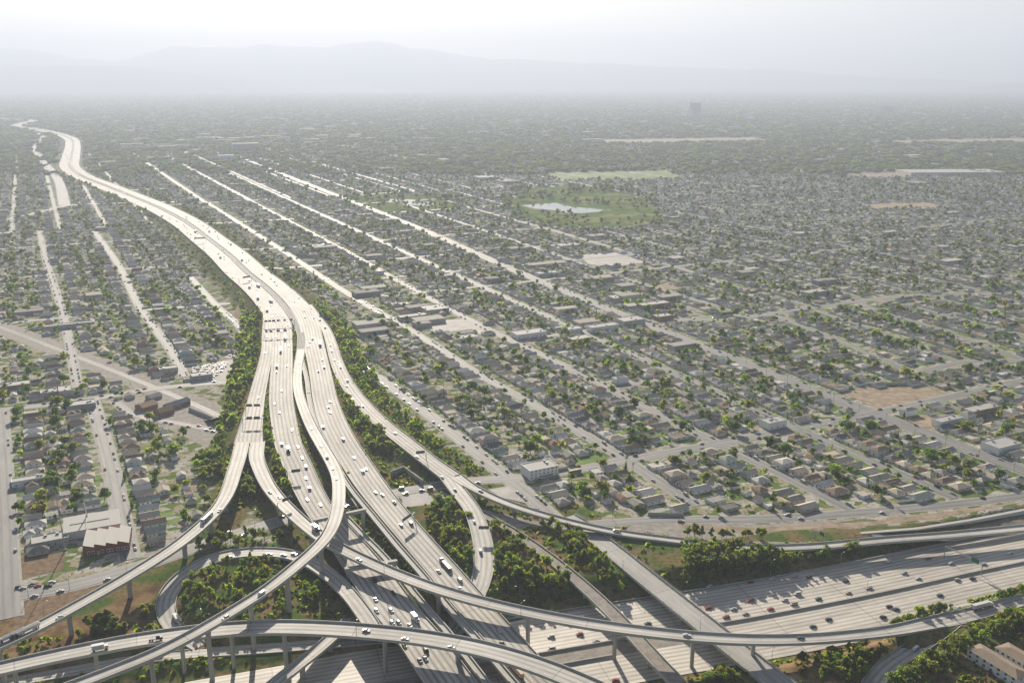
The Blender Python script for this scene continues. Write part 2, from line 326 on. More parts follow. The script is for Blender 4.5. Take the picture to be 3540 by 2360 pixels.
RIB['B1'] = [(-60, 697, .35, 7), (-23, 660, .35, 7), (4, 626, .4, 7.5), (22, 598, .4, 8.5), (38, 570, .4, 9), (55, 537, .4, 9.2), (70, 503, .4, 9.2), (83, 470, .4, 9.2), (94, 443, .4, 9.2), (112, 400, .4, 9.2)]
RIB['B2'] = [(42, 656, .3, 13), (51, 642, .35, 14), (61, 621, .35, 15), (73, 597, .4, 15.5), (86, 570, .5, 15.8), (105, 532, .6, 15.8), (123, 496, .6, 15.8), (139, 464, .6, 15.8), (158, 426, .6, 15.8), (175, 392, .6, 15.8)]
RIB['L'] = [(-186, 494, -5.4, 9), (-197, 503, -5.2, 10), (-207, 513, -4.8, 11), (-214, 522, -4, 11.3), (-219.5, 533, -3, 11.5), (-222.5, 546, -2, 12), (-222, 560, -1, 12.2), (-217.5, 574, 0, 12.3), (-210, 584.5, .9, 12.5), (-199, 592, 1.6, 12.5), (-184, 595.5, 2.3, 12.5), (-167, 594.5, 3, 12), (-150, 588, 3.8, 11.5),
   (-135, 576, 4.6, 11), (-121, 560, 5.4, 10.5), (-109, 543, 6.1, 10), (-99, 526.5, 6.7, 9.6), (-89, 508, 7.04, 9.6), (-77, 485, 7.04, 8)]
RIB['Q'] = [(272, 514.5, -1.95, 9), (257, 503, -2.4, 10.5), (236, 488, -3, 11), (216, 473, -4, 11), (201.5, 458, -5, 10.5), (190, 441, -6, 10), (180, 415, -6.5, 10)]
RIB['K'] = [(-330, 440, -5, 8.5), (-260, 466, -5, 8.5), (-205, 483.5, -5, 8.5), (-179, 488, -5.3, 8.5), (-150, 492.5, -6, 9), (-124, 497, -6.6, 9), (-80, 505, -7.3, 8), (-40, 513, -7.6, 8)]
RIB['D'] = [(-142, 420, 3, 7.8), (-135, 436, 2.5, 7.8), (-128, 451, 2, 7.8), (-121, 465, 1.6, 7.8), (-114, 479, 1, 7.8), (-108, 493, .4, 7.8), (-102.5, 508, -.3, 7.8), (-98, 524, -1, 7.8), (-94, 545, -1.5, 7.8)]
M105 = [(-420, 352), (-330, 381), (-200, 424), (-80, 461), (15, 490), (56, 502), (159, 531), (256, 563), (319, 586), (362, 601), (430, 626), (520, 660), (640, 706)]

def resample(pl, step=4.0, maxstep=None):
    P = np.array(pl, dtype=float); out = []
    n = len(P)
    for i in range(n - 1):
        p0, p1, p2, p3 = P[max(i - 1, 0)], P[i], P[i + 1], P[min(i + 2, n - 1)]
        L = np.hypot(*(p2 - p1)[:2]); k = max(1, int(round(L / (step if p1[1] < 1300 else step * 6))))
        # centripetal-ish cardinal with chord-scaled tangents
        d0 = max(np.hypot(*(p1 - p0)[:2]), 1e-6); d1 = max(L, 1e-6); d2 = max(np.hypot(*(p3 - p2)[:2]), 1e-6)
        m1 = (p2 - p1) if i == 0 else d1 * ((p1 - p0) / d0 * d1 + (p2 - p1) / d1 * d0) / (d0 + d1)
        m2 = (p2 - p1) if i == n - 2 else d1 * ((p2 - p1) / d1 * d2 + (p3 - p2) / d2 * d1) / (d1 + d2)
        for j in range(k):
            t = j / k; t2, t3 = t * t, t * t * t
            out.append((2 * t3 - 3 * t2 + 1) * p1 + (t3 - 2 * t2 + t) * m1 + (-2 * t3 + 3 * t2) * p2 + (t3 - t2) * m2)
    out.append(P[-1]); return np.array(out)
def frames(P):
    T = np.gradient(P[:, :2], axis=0); T /= np.maximum(np.linalg.norm(T, axis=1, keepdims=True), 1e-9)
    Nn = np.stack([-T[:, 1], T[:, 0]], -1)     # left of travel
    S = np.concatenate([[0], np.cumsum(np.linalg.norm(np.diff(P[:, :2], axis=0), axis=1))])
    return T, Nn, S
RS = {k: resample(v) for k, v in RIB.items()}
M105S = resample([(x, y, -8, 1) for x, y in M105], 6)

def dist_poly(X, Y, P):
    """distance of points to a sampled polyline (segments), with index and side"""
    A = P[:-1, :2]; Bq = P[1:, :2]; D = Bq - A; L2 = np.maximum((D ** 2).sum(1), 1e-9)
    best = np.full(X.shape, 1e9); bi = np.zeros(X.shape, int); side = np.zeros(X.shape)
    bt = np.zeros(X.shape)
    for i in range(len(A)):
        wx, wy = X - A[i, 0], Y - A[i, 1]
        t = np.clip((wx * D[i, 0] + wy * D[i, 1]) / L2[i], 0, 1)
        dx, dy = wx - t * D[i, 0], wy - t * D[i, 1]; d = dx * dx + dy * dy
        m = d < best
        best = np.where(m, d, best); bi = np.where(m, i, bi); bt = np.where(m, t, bt)
        side = np.where(m, np.sign(D[i, 0] * wy - D[i, 1] * wx), side)
    return np.sqrt(best), bi, bt, side
def sstep(t): t = np.clip(t, 0, 1); return t * t * (3 - 2 * t)

# ------------------------------------------------------------------ terrain height
EMB = {  # ribbon: (y range of the earth bank, side slope run, drop below road)
 'M1': (705, 9e9, 11, .7), 'M2': (735, 9e9, 11, .7), 'C': (800, 9e9, 12, .7), 'E': (775, 9e9, 12, .7), 'T': (1085, 9e9, 8, .7),
 'E1': (-1, 625, 10, .35), 'L': (-1, 578, 8, .35), 'K': (-1, 9e9, 7, .3), 'Q': (-1, 9e9, 9, .35)}
EMBP = {k: RS[k][(RS[k][:, 1] >= a) & (RS[k][:, 1] <= b) & (RS[k][:, 1] < 2600)] for k, (a, b, r, d) in EMB.items()}
R2B = RS['R2'][RS['R2'][:, 0] > 236]
EMBP['L'] = RS['L'][(RS['L'][:, 0] < -186)]
def floor_n(x): return np.interp(x, [-300, -120, -60, 60, 160, 350, 500], [33, 33, 36, 40, 40, 41, 43])
def terrain(X, Y):
    X = np.asarray(X, float); Y = np.asarray(Y, float); Z = np.zeros(X.shape)
    near = (Y < 1000) & (np.abs(X) < 900)
    if near.any():
        x, y = X[near], Y[near]
        d, i, t, sd_ = dist_poly(x, y, M105S); z = np.zeros(x.shape)
        north = (sd_ > 0)
        runN = np.interp(x, [-200, -90, 20, 80, 400], [34, 30, 34, 20, 17])
        zn = -8.2 + 8.2 * sstep((d - floor_n(x) - 1.5) / runN)
        zs = -8.2 + 7.6 * sstep((d - 43) / 18)
        z = np.where(north, zn, zs)
        # small planted mounds so slopes are not perfectly even
        z = z + np.where((z > -7) & (z < -0.4), 0.5 * np.sin(x * .13) * np.sin(y * .17 + 1), 0)
        Z[near] = z
    for k, (a, b, run, drop) in EMB.items():
        P = EMBP[k]
        if len(P) < 2: continue
        m = (X > P[:, 0].min() - 70) & (X < P[:, 0].max() + 70) & (Y > P[:, 1].min() - 70) & (Y < P[:, 1].max() + 70)
        if not m.any(): continue
        d, i, t, _ = dist_poly(X[m], Y[m], P)
        zz = P[i, 2] + t * (P[np.minimum(i + 1, len(P) - 1), 2] - P[i, 2]) - drop
        hw = P[i, 3] / 2
        w = 1 - sstep((d - hw - 0.6) / run)
        Z[m] = Z[m] * (1 - w) + zz * w
    d, i, t, _ = dist_poly(np.clip(X, 150, 600), Y, R2B)
    w = (1 - sstep((d - R2B[i, 3] / 2 - .6) / 9)) * (X > 225)
    zz = R2B[i, 2] - .35
    Z = Z * (1 - w) + zz * w
    # the cross street passes under the freeway: keep its corridor level
    return Z

def inside(x, y, pg):
    c = False; j = len(pg) - 1
    for i in range(len(pg)):
        (xi, yi), (xj, yj) = pg[i], pg[j]
        if (yi > y) != (yj > y) and x < (xj - xi) * (y - yi) / (yj - yi) + xi: c = not c
        j = i
    return c
def inside_np(X, Y, pg):
    c = np.zeros(X.shape, bool); j = len(pg) - 1
    for i in range(len(pg)):
        (xi, yi), (xj, yj) = pg[i], pg[j]
        cond = ((yi > Y) != (yj > Y)) & (X < (xj - xi) * (Y - yi) / ((yj - yi) or 1e-9) + xi)
        c ^= cond; j = i
    return c

# ------------------------------------------------------------------ ground sheet
def axis(lo, a, b, hi, fine, growth=1.16):
    mid = list(np.arange(a, b + .1, fine)); l, s = [], fine; x = a
    while x > lo: s *= growth; x -= s; l.append(max(x, lo))
    r, s = [], fine; x = b
    while x < hi: s *= growth; x += s; r.append(min(x, hi))
    return np.array(l[::-1] + mid + r)
FARX, FARY = 36000.0, 44000.0
xs = axis(-FARX, -480, 560, FARX, 4.0)
ys = np.concatenate([axis(-3000, 372, 1130, 1130, 4.0), np.arange(1144, 2600, 14.0), axis(2600, 2600, 2601, FARY, 16.0, 1.12)[1:]])
GX, GY = np.meshgrid(xs, ys); GZ = terrain(GX, GY)
nx, ny = len(xs), len(ys)
i0 = (np.arange(ny - 1)[:, None] * nx + np.arange(nx - 1)[None]).ravel()
GF = np.stack([i0, i0 + 1, i0 + nx + 1, i0 + nx], 1)
# planted freeway margins (1) against streets and yards (0), kept with the ground as an attribute
marg = np.zeros(GX.shape)
for k in ('M1', 'M2', 'E', 'C', 'E1', 'E2', 'R1', 'R2', 'L', 'B2', 'B1'):
    P = RS[k]; P = P[P[:, 1] < 2600]
    m = (GX > P[:, 0].min() - 90) & (GX < P[:, 0].max() + 90) & (GY > P[:, 1].min() - 90) & (GY < P[:, 1].max() + 90)
    d, i, t, _ = dist_poly(GX[m], GY[m], P)
    marg[m] = np.maximum(marg[m], (d < P[i, 3] / 2 + (26 if k in ('M1', 'M2', 'E', 'C') else 12)))
gu_, gv_ = to_uv(GX, GY)
marg = np.where((gv_ < 620) & (gu_ < 316) & (GX > -345) | (gu_ >= 316) & (gu_ < 900) & (gv_ < np.interp(gu_, [320, 404, 453, 529, 613, 674, 760, 900], [530, 500, 478, 452, 428, 415, 408, 405])), 1, marg)
marg = np.where((GZ < -0.4) | (GZ > 0.4), 1, marg)
brown = np.zeros(GX.shape)
for pg in ([(-318, 540), (-296, 505), (-262, 520), (-232, 560), (-226, 530), (-222, 505), (-260, 470), (-330, 440), (-360, 470)], [(150, 470), (190, 500), (240, 508), (215, 480), (185, 445), (140, 430)], [(215, 440), (262, 478), (330, 500), (420, 480), (300, 380)],
           [(-35, 640), (0, 600), (35, 560), (45, 580), (10, 640), (-30, 662)], [(-300, 920), (-262, 960), (-262, 870), (-285, 850)]):
    brown = np.maximum(brown, inside_np(GX, GY, pg) * 1.0)
me = np_mesh("ground", np.stack([GX.ravel(), GY.ravel(), GZ.ravel()], 1), GF, [], tint=np.stack([marg.ravel(), brown.ravel(), 0 * marg.ravel()], 1))
gm, nt = new_mat("ground_cover"); n = N(nt)
P_ = n.pos(); s = n.sep(P_)
# street-aligned coordinates
gu = n.math('ADD', n.math('MULTIPLY', s[0], BX[0]), n.math('MULTIPLY', s[1], BX[1])); gv = n.math('ADD', n.math('MULTIPLY', s[0], AX[0]), n.math('MULTIPLY', s[1], AX[1]))
UVv = n.xyz(n.math('MULTIPLY', gu, 1.0), n.math('MULTIPLY', gv, 1.6))
v1 = n.sep(n.voro(UVv, 0.11)); v2 = n.noise(P_, 0.35, 5.0, 0.7); v3 = n.noise(P_, 0.006, 3.0, 0.6); v4 = n.noise(P_, 0.05, 4.0, 0.65)
c = n.mix(n.ramp(v1[0], .35, .6), (0.31, 0.27, 0.19), (0.40, 0.375, 0.33))
c = n.mix(n.ramp(v1[1], .55, .66), c, (0.12, 0.165, 0.05))
c = n.mix(n.ramp(v2, .5, .66), c, (0.075, 0.085, 0.045))
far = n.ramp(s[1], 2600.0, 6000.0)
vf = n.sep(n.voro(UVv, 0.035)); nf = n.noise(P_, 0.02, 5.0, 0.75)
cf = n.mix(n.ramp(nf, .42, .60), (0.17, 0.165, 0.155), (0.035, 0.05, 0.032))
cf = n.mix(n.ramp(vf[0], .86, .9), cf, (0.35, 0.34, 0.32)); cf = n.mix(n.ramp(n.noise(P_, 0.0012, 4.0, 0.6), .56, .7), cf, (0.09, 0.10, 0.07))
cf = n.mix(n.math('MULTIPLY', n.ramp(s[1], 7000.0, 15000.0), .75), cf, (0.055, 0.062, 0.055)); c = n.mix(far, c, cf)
cm = n.mix(n.ramp(v4, .40, .62), (0.075, 0.12, 0.032), (0.20, 0.14, 0.075)); cm = n.mix(n.ramp(v2, .45, .7), cm, (0.045, 0.06, 0.024))
ga = n.sep(n.node("ShaderNodeAttribute", attribute_name="tint").outputs[0]); mg = ga[0]
cb = n.mix(n.ramp(v4, .42, .58), (0.24, 0.165, 0.09), (0.13, 0.085, 0.05)); cb = n.mix(n.ramp(v2, .56, .7), cb, (0.08, 0.10, 0.035))
cm = n.mix(ga[1], cm, cb)
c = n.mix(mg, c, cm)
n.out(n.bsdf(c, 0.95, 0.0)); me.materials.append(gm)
tag(link("ground", me), kind='structure')
SURF = {}
def ground_z(x, y): return float(terrain(np.array([x]), np.array([y]))[0])

PARK = [at(0, x * 1.505, y * 1.505)[:2] for x, y in ((1165, 470), (1200, 434), (1340, 424), (1470, 448), (1530, 500), (1440, 524), (1310, 524), (1200, 502))]
PARK2 = [at(0, x * 1.505, y * 1.505)[:2] for x, y in ((800, 456), (880, 443), (1010, 452), (1060, 478), (960, 492), (850, 486))]
# ------------------------------------------------------------------ flat strips and patches
def strip_mb(mb, pts, w, dz, mi=0, step=6.0, latoff=0.0):
    P = resample([(x, y, 0, w) for x, y in pts], step); T, Nn, S = frames(P)
    Lp = P[:, :2] + Nn * (w / 2 + latoff); Rp = P[:, :2] - Nn * (w / 2 - latoff)
    zc = np.maximum(terrain(Lp[:, 0], Lp[:, 1]), terrain(Rp[:, 0], Rp[:, 1])) + dz + np.clip((P[:, 1] - 1100) / 6000, 0, .5)
    vs, uvs, fs = [], [], []
    for i in range(len(P)):
        vs += [(*Lp[i], zc[i]), (*Rp[i], zc[i])]; uvs += [(w / 2, S[i]), (-w / 2, S[i])]
        if i and not inside(P[i, 0], P[i, 1], PARK): fs.append((2 * i - 2, 2 * i - 1, 2 * i + 1, 2 * i))
    mb.add(vs, fs, mi, uvs=uvs)
def strip(name, pts, w, dz, mat, kind='structure'):
    mb = MB(); mb.useuv = True; strip_mb(mb, pts, w, dz); o = mb.build(name, mat); tag(o, kind=kind); return o
def patch(name, pts, dz, mat, kind='structure', z=None):
    zz = [ground_z(x, y) for x, y in pts] if z is None else [z] * len(pts)
    mb = MB(); mb.add([(x, y, q + dz) for (x, y), q in zip(pts, zz)], [tuple(range(len(pts)))])
    o = mb.build(name, mat); f = o.data.polygons[0]
    if f.normal.z < 0: o.data.flip_normals()
    tag(o, kind=kind); return o
def poly(k, pts, z=0.0): return [at(k, x, y, z)[:2] for x, y in pts]
# streets in (u, v): across, away
STREETS = [  # pts, width, verge
 ([(320, 548), (322, 700), (319, 872), (314, 968), (306, 1030)], 13), ([(430, 540), (431, 649), (426, 818), (421, 903), (420, 1118), (412, 1347), (411, 1800), (404, 2640)], 11),
 ([(533, 482), (530, 601), (525, 700), (523, 888), (516, 1032), (518, 1787), (516, 2600), (512, 3900)], 11), ([(622, 460), (619, 700), (619, 930), (618, 1311), (616, 1939), (612, 3300), (610, 4600)], 12),
 ([(722, 440), (717, 632), (716, 946), (721, 1333), (732, 1600), (745, 1828), (760, 2600), (780, 4200)], 19),
 ([(806, 455), (806, 628)], 11), ([(893, 455), (893, 628)], 10), ([(980, 455), (980, 628)], 10), ([(1068, 455), (1068, 628)], 10), ([(1150, 455), (1150, 628)], 10),
 ([(863, 719), (896, 905), (905, 985)], 10), ([(943, 718), (971, 902), (980, 985)], 10), ([(1021, 692), (1054, 878), (1062, 980)], 10), ([(1105, 700), (1117, 829), (1130, 960)], 10), ([(1190, 700), (1200, 960)], 10), ([(1280, 660), (1290, 950)], 10),
 ([(873, 1030), (857, 1278), (864, 1652), (868, 2400)], 11), ([(990, 1020), (981, 1119), (992, 1322), (995, 2400)], 11), ([(1100, 1015), (1100, 2600)], 10), ([(1200, 1010), (1200, 2600)], 10), ([(1310, 980), (1310, 2600)], 10), ([(1420, 960), (1425, 2600)], 12),
 ([(1540, 900), (1540, 3000)], 11), ([(1660, 1000), (1660, 3000)], 11), ([(1780, 1000), (1780, 3000)], 11), ([(1900, 1100), (1900, 3200)], 16),
 ([(640, 1035), (725, 1042), (842, 1002), (991, 1006), (1158, 996), (1354, 935), (1700, 900), (2400, 880)], 18),
 ([(511, 1035), (720, 1035)], 11), ([(529, 815), (612, 821)], 10),
 ([(-330, 626), (-47, 628), (-10, 626), (23, 631), (71, 644), (130, 658), (200, 666), (290, 662), (336, 648), (401, 643), (464, 640), (724, 633), (950, 637), (1400, 637)], 13),
 ([(320, 556), (404, 527), (453, 503), (529, 477), (613, 453), (674, 440), (760, 432), (900, 430), (1200, 430)], 10),
 ([(874, 708), (943, 716), (1021, 690), (1116, 700), (1400, 700)], 10),
 ([(411, 1350), (1420, 1345)], 11), ([(330, 1640), (1900, 1630)], 12), ([(330, 1850), (1100, 1850)], 10), ([(300, 2240), (2400, 2230)], 14), ([(280, 2640), (2600, 2630)], 12), ([(250, 3050), (3000, 3040)], 16), ([(100, 3900), (3600, 3850)], 18), ([(-100, 4700), (4200, 4650)], 18),
 ([(2050, 1300), (2050, 4000)], 12), ([(2250, 1500), (2250, 4200)], 14), ([(2500, 1700), (2500, 4300)], 12), ([(400, 2640), (400, 4600)], 14), ([(1000, 2640), (1000, 4600)], 14), ([(1400, 2640), (1400, 4600)], 14),
 ([(27, 646), (28, 850), (25, 1022)], 12), ([(-47, 600), (-50, 709), (-54, 846), (-60, 1025)], 14), ([(-300, 1035), (-60, 1031), (7, 1026), (92, 1033), (182, 1018)], 14),
 ([(122, 1064), (123, 1094), (113, 1443), (114, 1759), (101, 2240)], 12), ([(14, 1075), (12, 1425), (-2, 1958), (-6, 2300)], 11), ([(178, 1119), (203, 1134), (219, 1225), (215, 1392), (212, 1640)], 11),
 ([(-300, 1413), (118, 1418), (235, 1407)], 11), ([(-100, 1240), (-100, 2600)], 11), ([(-300, 1760), (200, 1755)], 12), ([(-300, 2080), (190, 2080)], 12),
 ([(45, 1010), (58, 960), (100, 905), (128, 870)], 10),
]
STREETS += [([(u, 2650), (u, 4600)], 9) for u in range(520, 1400, 110) if abs(u - 1000) > 20] + [([(u, 3050), (u, 4600)], 9) for u in range(1540, 3600, 110)] + [([(u, 2300), (u, 3300)], 9) for u in range(-60, 230, 95)] + [([(u, 3350), (u, 4700)], 10) for u in (-60, 35, 130, 225)]
STREETS += [([(2160, 1500), (2160, 4000)], 9), ([(2370, 1500), (2370, 4200)], 9), ([(2620, 1800), (2620, 4300)], 9), ([(2750, 1900), (2750, 4300)], 9), ([(2880, 2000), (2880, 4300)], 9), ([(3000, 2100), (3000, 4300)], 9)]
STREETS += [([(440, v), (3200, v - 10)], 9) for v in (1480, 1950, 2440, 2830, 3400)] + [([(320, 1350), (330, 2230)], 9), ([(300, 5600), (5200, 5500)], 20), ([(-200, 7000), (6800, 6900)], 26)]
STREETS = [(p, round(w * .82, 1) if p[0][1] >= 1000 else w) for p, w in STREETS]
XY_ST = [([uv2(u, v) for u, v in p], w) for p, w in STREETS]
XY_ST += [([(-3000, 5663 + 400), (-2752, 5663), (-2261, 4572), (-1841, 3777), (-1511, 3177), (-1170, 2480)], 27), ([(-2400, 1900), (-1500, 2080), (-1198, 2209), (-1175, 2342), (-1165, 2468), (-900, 2560)], 20)]
for j, (p, w) in enumerate(XY_ST):
    mb = MB(); mb.useuv = True; strip_mb(mb, p, w + 3.4, 0.05 + .0015 * j); tag(mb.build("sidewalk", 'sidewalk'), kind='structure')
for j, (p, w) in enumerate(XY_ST):
    strip("street", p, w, 0.17 + 0.002 * j, 'asphalt')
vmb = MB()
for (p, w) in STREETS:
    if not (p[0][0] > 600 and 440 < p[0][1] < 1035 and abs(p[0][0] - p[-1][0]) < 120): continue
    Q = resample([(*uv2(u, v), 0, w) for u, v in p], 11.0); T, Nn, S = frames(Q)
    for i in range(len(Q) - 1):
        if Q[i, 1] > 1500: break
        for sg in (-1, 1):
            if random.random() < .25: continue
            a, b = Q[i, :2] + T[i] * .8 + Nn[i] * sg * (w / 2 + .5), Q[i, :2] + T[i] * 9.2 + Nn[i] * sg * (w / 2 + .5); c, d = b + Nn[i] * sg * 2.3, a + Nn[i] * sg * 2.3
            z = .24 + max(0, (Q[i, 1] - 1100) / 6000); vmb.add([(*a, z), (*b, z), (*c, z), (*d, z)], [(0, 1, 2, 3) if sg > 0 else (3, 2, 1, 0)])
tag(vmb.build("grass_verge", 'verge'), kind='structure')
ST_S = [(resample([(x, y, 0, w) for x, y in p], 25.0), w) for p, w in XY_ST]

# railway: bare strip, ballast, rails
RAILP = [(-1100, 1560), (-685, 1225), (-529, 1093), (-388, 971), (-300, 890), (-276, 866)]
strip("railway_land", RAILP, 34, 0.05, 'ballast'); strip("railway_ballast", RAILP, 8, 0.10, 'asphalt')
RAIL2 = [(-97, 724), (-60, 697)]
def rails(pts, z, name="railway_track"):
    root = empty(name, (pts[0][0], pts[0][1], z)); mb = MB()
    P = resample([(x, y, z, 1) for x, y in pts], 8.0); T, Nn, S = frames(P)
    for off in (-2.72, -1.28, 1.28, 2.72):
        A = P[:, :2] + Nn * (off - .06); B_ = P[:, :2] + Nn * (off + .06)
        for i in range(len(P) - 1):
            b = [(*A[i], z), (*B_[i], z), (*B_[i + 1], z), (*A[i + 1], z)]; t_ = [(q[0], q[1], z + .17) for q in b]
            mb.add([(q[0] - pts[0][0], q[1] - pts[0][1], q[2] - z) for q in b + t_], [(4, 5, 6, 7), (0, 1, 5, 4), (2, 3, 7, 6)])
    mb.build("rail", 'rail', root); return root
tag(rails(RAILP[1:], .2), "double railway track running diagonally through bare brown land beside the houses", "railway track")

# bare, paved and grassy lots
LOTS = []
def lot(name, pg, mat, dz=.08, **k): LOTS.append(pg); return patch(name, pg, dz, mat, **k)
lot("vacant_lot", poly(16, [(1090, 1100), (1290, 1070), (1730, 1070), (1870, 1130), (1680, 1180), (1400, 1230), (1320, 1215)]), 'dirt')
lot("vacant_lot", poly(16, [(1520, 1300), (1810, 1255), (1900, 1310), (1740, 1350), (1670, 1370)]), 'dirt')
lot("bare_lot", poly(14, [(770, 1160), (1040, 1130), (1250, 1190), (1540, 1300), (1430, 1490), (1180, 1370), (900, 1240)]), 'ballast')
lot("weedy_lot", poly(7, [(122, 880), (250, 820), (700, 715), (1180, 600), (870, 740), (500, 930), (250, 1060), (122, 1130)]), 'brown_weeds')
lot("weedy_lot", poly(7, [(90, 600), (120, 650), (570, 545), (590, 390), (70, 425)]), 'brown_weeds')
lot("parking_lot", poly(15, [(560, 660), (730, 610), (870, 600), (1020, 700), (730, 722)]), 'lot', dz=.2)
lot("parking_lot", poly(15, [(1640, 165), (1870, 140), (2110, 215), (1850, 245), (1700, 225)]), 'lot', dz=.3)
lot("parking_lot", poly(12, [(380, 260), (500, 240), (600, 245), (660, 320), (440, 345)]), 'lot')
lot("parking_lot", poly(12, [(1010, 222), (1150, 198), (1230, 205), (1380, 325), (1280, 318), (1100, 275)]), 'lot', dz=.14)
lot("lawn", poly(12, [(1560, 12), (1800, -20), (1845, 25), (1600, 72)]), 'lawn', dz=.14)
lot("dirt_lot", poly(15, [(1100, 820), (1230, 795), (1310, 830), (1180, 850)]), 'dirt', dz=.2)
lot("dirt_lot", poly(15, [(2160, 370), (2300, 355), (2352, 400), (2200, 400)]), 'dirt', dz=.3)
lot("dirt_lot", poly(14, [(1640, 500), (1680, 640), (1690, 700), (1600, 600)]), 'brown_weeds')
lot("scrap_yard", poly(14, [(1320, 930), (1600, 880), (1640, 1010), (1400, 1050), (1330, 1000)]), 'lot')
lot("dirt_strip", [(100, 650), (118, 652), (180, 643), (271, 655), (335, 672), (406, 690), (640, 772), (640, 742), (520, 680), (470, 663), (384, 645), (314, 632), (268, 625), (212, 615), (182, 613), (145, 618), (112, 626), (80, 634)], 'ballast', dz=.05)
lot("dirt_strip", [(122, 645), (180, 638), (271, 649), (335, 666), (406, 684), (640, 765), (640, 757), (410, 676), (335, 658), (271, 642), (180, 631), (130, 636)], 'dirt', dz=.09)
lot("dirt_yard", poly(12, [(930, 350), (1350, 440), (1400, 470), (1200, 500), (1010, 420)]), 'ballast')
# the park with its lakes
lot("park_lawn", PARK, 'park', dz=.25); lot("park_lawn", PARK2, 'park', dz=.25)
tag(patch("lake", [(22, 2485), (70, 2515), (117, 2540), (150, 2470), (232, 2400), (215, 2360), (175, 2338), (130, 2345), (112, 2385), (60, 2420)], .45, 'water', z=0), kind='structure')
tag(patch("lake", [(-345, 2633), (-270, 2608), (-199, 2537), (-211, 2470), (-260, 2490), (-330, 2560)], .45, 'water', z=0), kind='structure')
for (a, b, w, h, m) in [(1380, 3330, 420, 70, 'dirt'), (1020, 2480, 190, 45, 'dirt'), (350, 3300, 420, 120, 'lawn'), (2500, 5200, 1100, 110, 'dirt'), (900, 5200, 900, 150, 'dirt')]:
    c_ = [(a + w / 2 * q[0] + h / 2 * q[1] * -.4, b + h * q[1] + w * .12 * q[0]) for q in ((-1, -1), (.2, -1.2), (1, -1), (1.1, 1), (-.1, 1.1), (-1, 1))]
    lot("open_field", c_, m, dz=.5)

# ------------------------------------------------------------------ carriageways and flyovers
BIAS = {'M1': 0, 'M2': .004, 'T': .012, 'C': .016, 'E': .02, 'R1': .024, 'R2': .030, 'E1': .026, 'E2': .034, 'L': .022, 'Q': .01, 'K': .014, 'D': 0, 'R3': .028, 'R4': 0, 'G1': .02, 'G2': .024, 'B1': 0, 'B2': 0}
def inside_other(k, x, y, z, grow=0.0):
    for q, P in RS.items():
        if q == k: continue
        d2 = (P[:, 0] - x) ** 2 + (P[:, 1] - y) ** 2; i = int(d2.argmin())
        if d2[i] > (P[i, 3] / 2 + 20) ** 2: continue
        a, b = P[max(i - 1, 0)], P[min(i + 1, len(P) - 1)]; t = (b - a)[:2]; t = t / (np.hypot(*t) + 1e-9)
        r = np.array([x, y]) - P[i, :2]; lon, lat = abs(r @ t), abs(r[0] * -t[1] + r[1] * t[0])
        step = max(np.hypot(*(b - a)[:2]), 6)
        if lat < P[i, 3] / 2 - .35 + grow and lon < step and abs(P[i, 2] - z) < 1.6: return True
    return False
def ribbon(k, name, mat, depth=1.4, par=1.0, girder=True, kind=None, label=None, cat=None, pw=.35):
    P = RS[k].copy(); P[:, 2] += BIAS[k]; T, Nn, S = frames(P)
    o0 = P[len(P) // 2, :3]
    root = empty(name, tuple(o0)) ; tag(root, label, cat, kind=kind)
    hw = P[:, 3] / 2
    def ring(off, dz): return np.column_stack([P[:, 0] + Nn[:, 0] * off - o0[0], P[:, 1] + Nn[:, 1] * off - o0[1], P[:, 2] + dz - o0[2]])
    n_ = len(P)
    mb = MB(); mb.useuv = True
    cols = [-1, -.5, 0, .5, 1]
    rings = [ring(hw * c_, 0) for c_ in cols]
    vs = np.stack(rings, 1).reshape(-1, 3); m_ = len(cols)
    uvs = np.stack([np.stack([hw * c_ + 183, S], 1) for c_ in cols], 1).reshape(-1, 2)
    fs = [(i * m_ + j + 1, i * m_ + j, (i + 1) * m_ + j, (i + 1) * m_ + j + 1) for i in range(n_ - 1) for j in range(m_ - 1)]
    fs = [f[::-1] for f in fs]
    mb.add(vs.tolist(), fs, 0, uvs=uvs.tolist()); ob = mb.build("roadway", mat, root)
    if ob.data.polygons[0].normal.z < 0: ob.data.flip_normals()
    for sgn in (-1, 1):
        mb = MB()
        ia, ib = ring(sgn * (hw - .02), 0), ring(sgn * (hw + pw), 0)
        drop = np.array([inside_other(k, P[i, 0] + Nn[i, 0] * hw[i] * sgn, P[i, 1] + Nn[i, 1] * hw[i] * sgn, P[i, 2]) for i in range(n_)])
        for i in range(n_ - 1):
            if drop[i] or drop[i + 1]:
                if mb.v: mb.build("parapet", 'parapet', root); mb = MB()
                continue
            q = [ia[i] + (0, 0, -.01), ib[i] + (0, 0, -.75), ib[i] + (0, 0, par), ia[i] + (0, 0, par), ia[i + 1] + (0, 0, -.01), ib[i + 1] + (0, 0, -.75), ib[i + 1] + (0, 0, par), ia[i + 1] + (0, 0, par)]
            mb.add(q, [(1, 2, 6, 5), (2, 3, 7, 6), (0, 4, 7, 3), (0, 3, 2, 1), (4, 5, 6, 7)])
        if mb.v: mb.build("parapet", 'parapet', root)
    if girder:
        mb = MB(); a, b_, c2, d2 = ring(-hw, -.03), ring(-hw * .62, -depth), ring(hw * .62, -depth), ring(hw, -.03)
        a2, d3 = ring(-hw, -.35), ring(hw, -.35)
        for i in range(n_ - 1):
            for p, q in ((a, a2), (a2, b_), (b_, c2), (c2, d3), (d3, d2)):
                mb.add([p[i], q[i], q[i + 1], p[i + 1]], [(0, 1, 2, 3)])
        mb.build("girder", 'concrete', root)
    return root
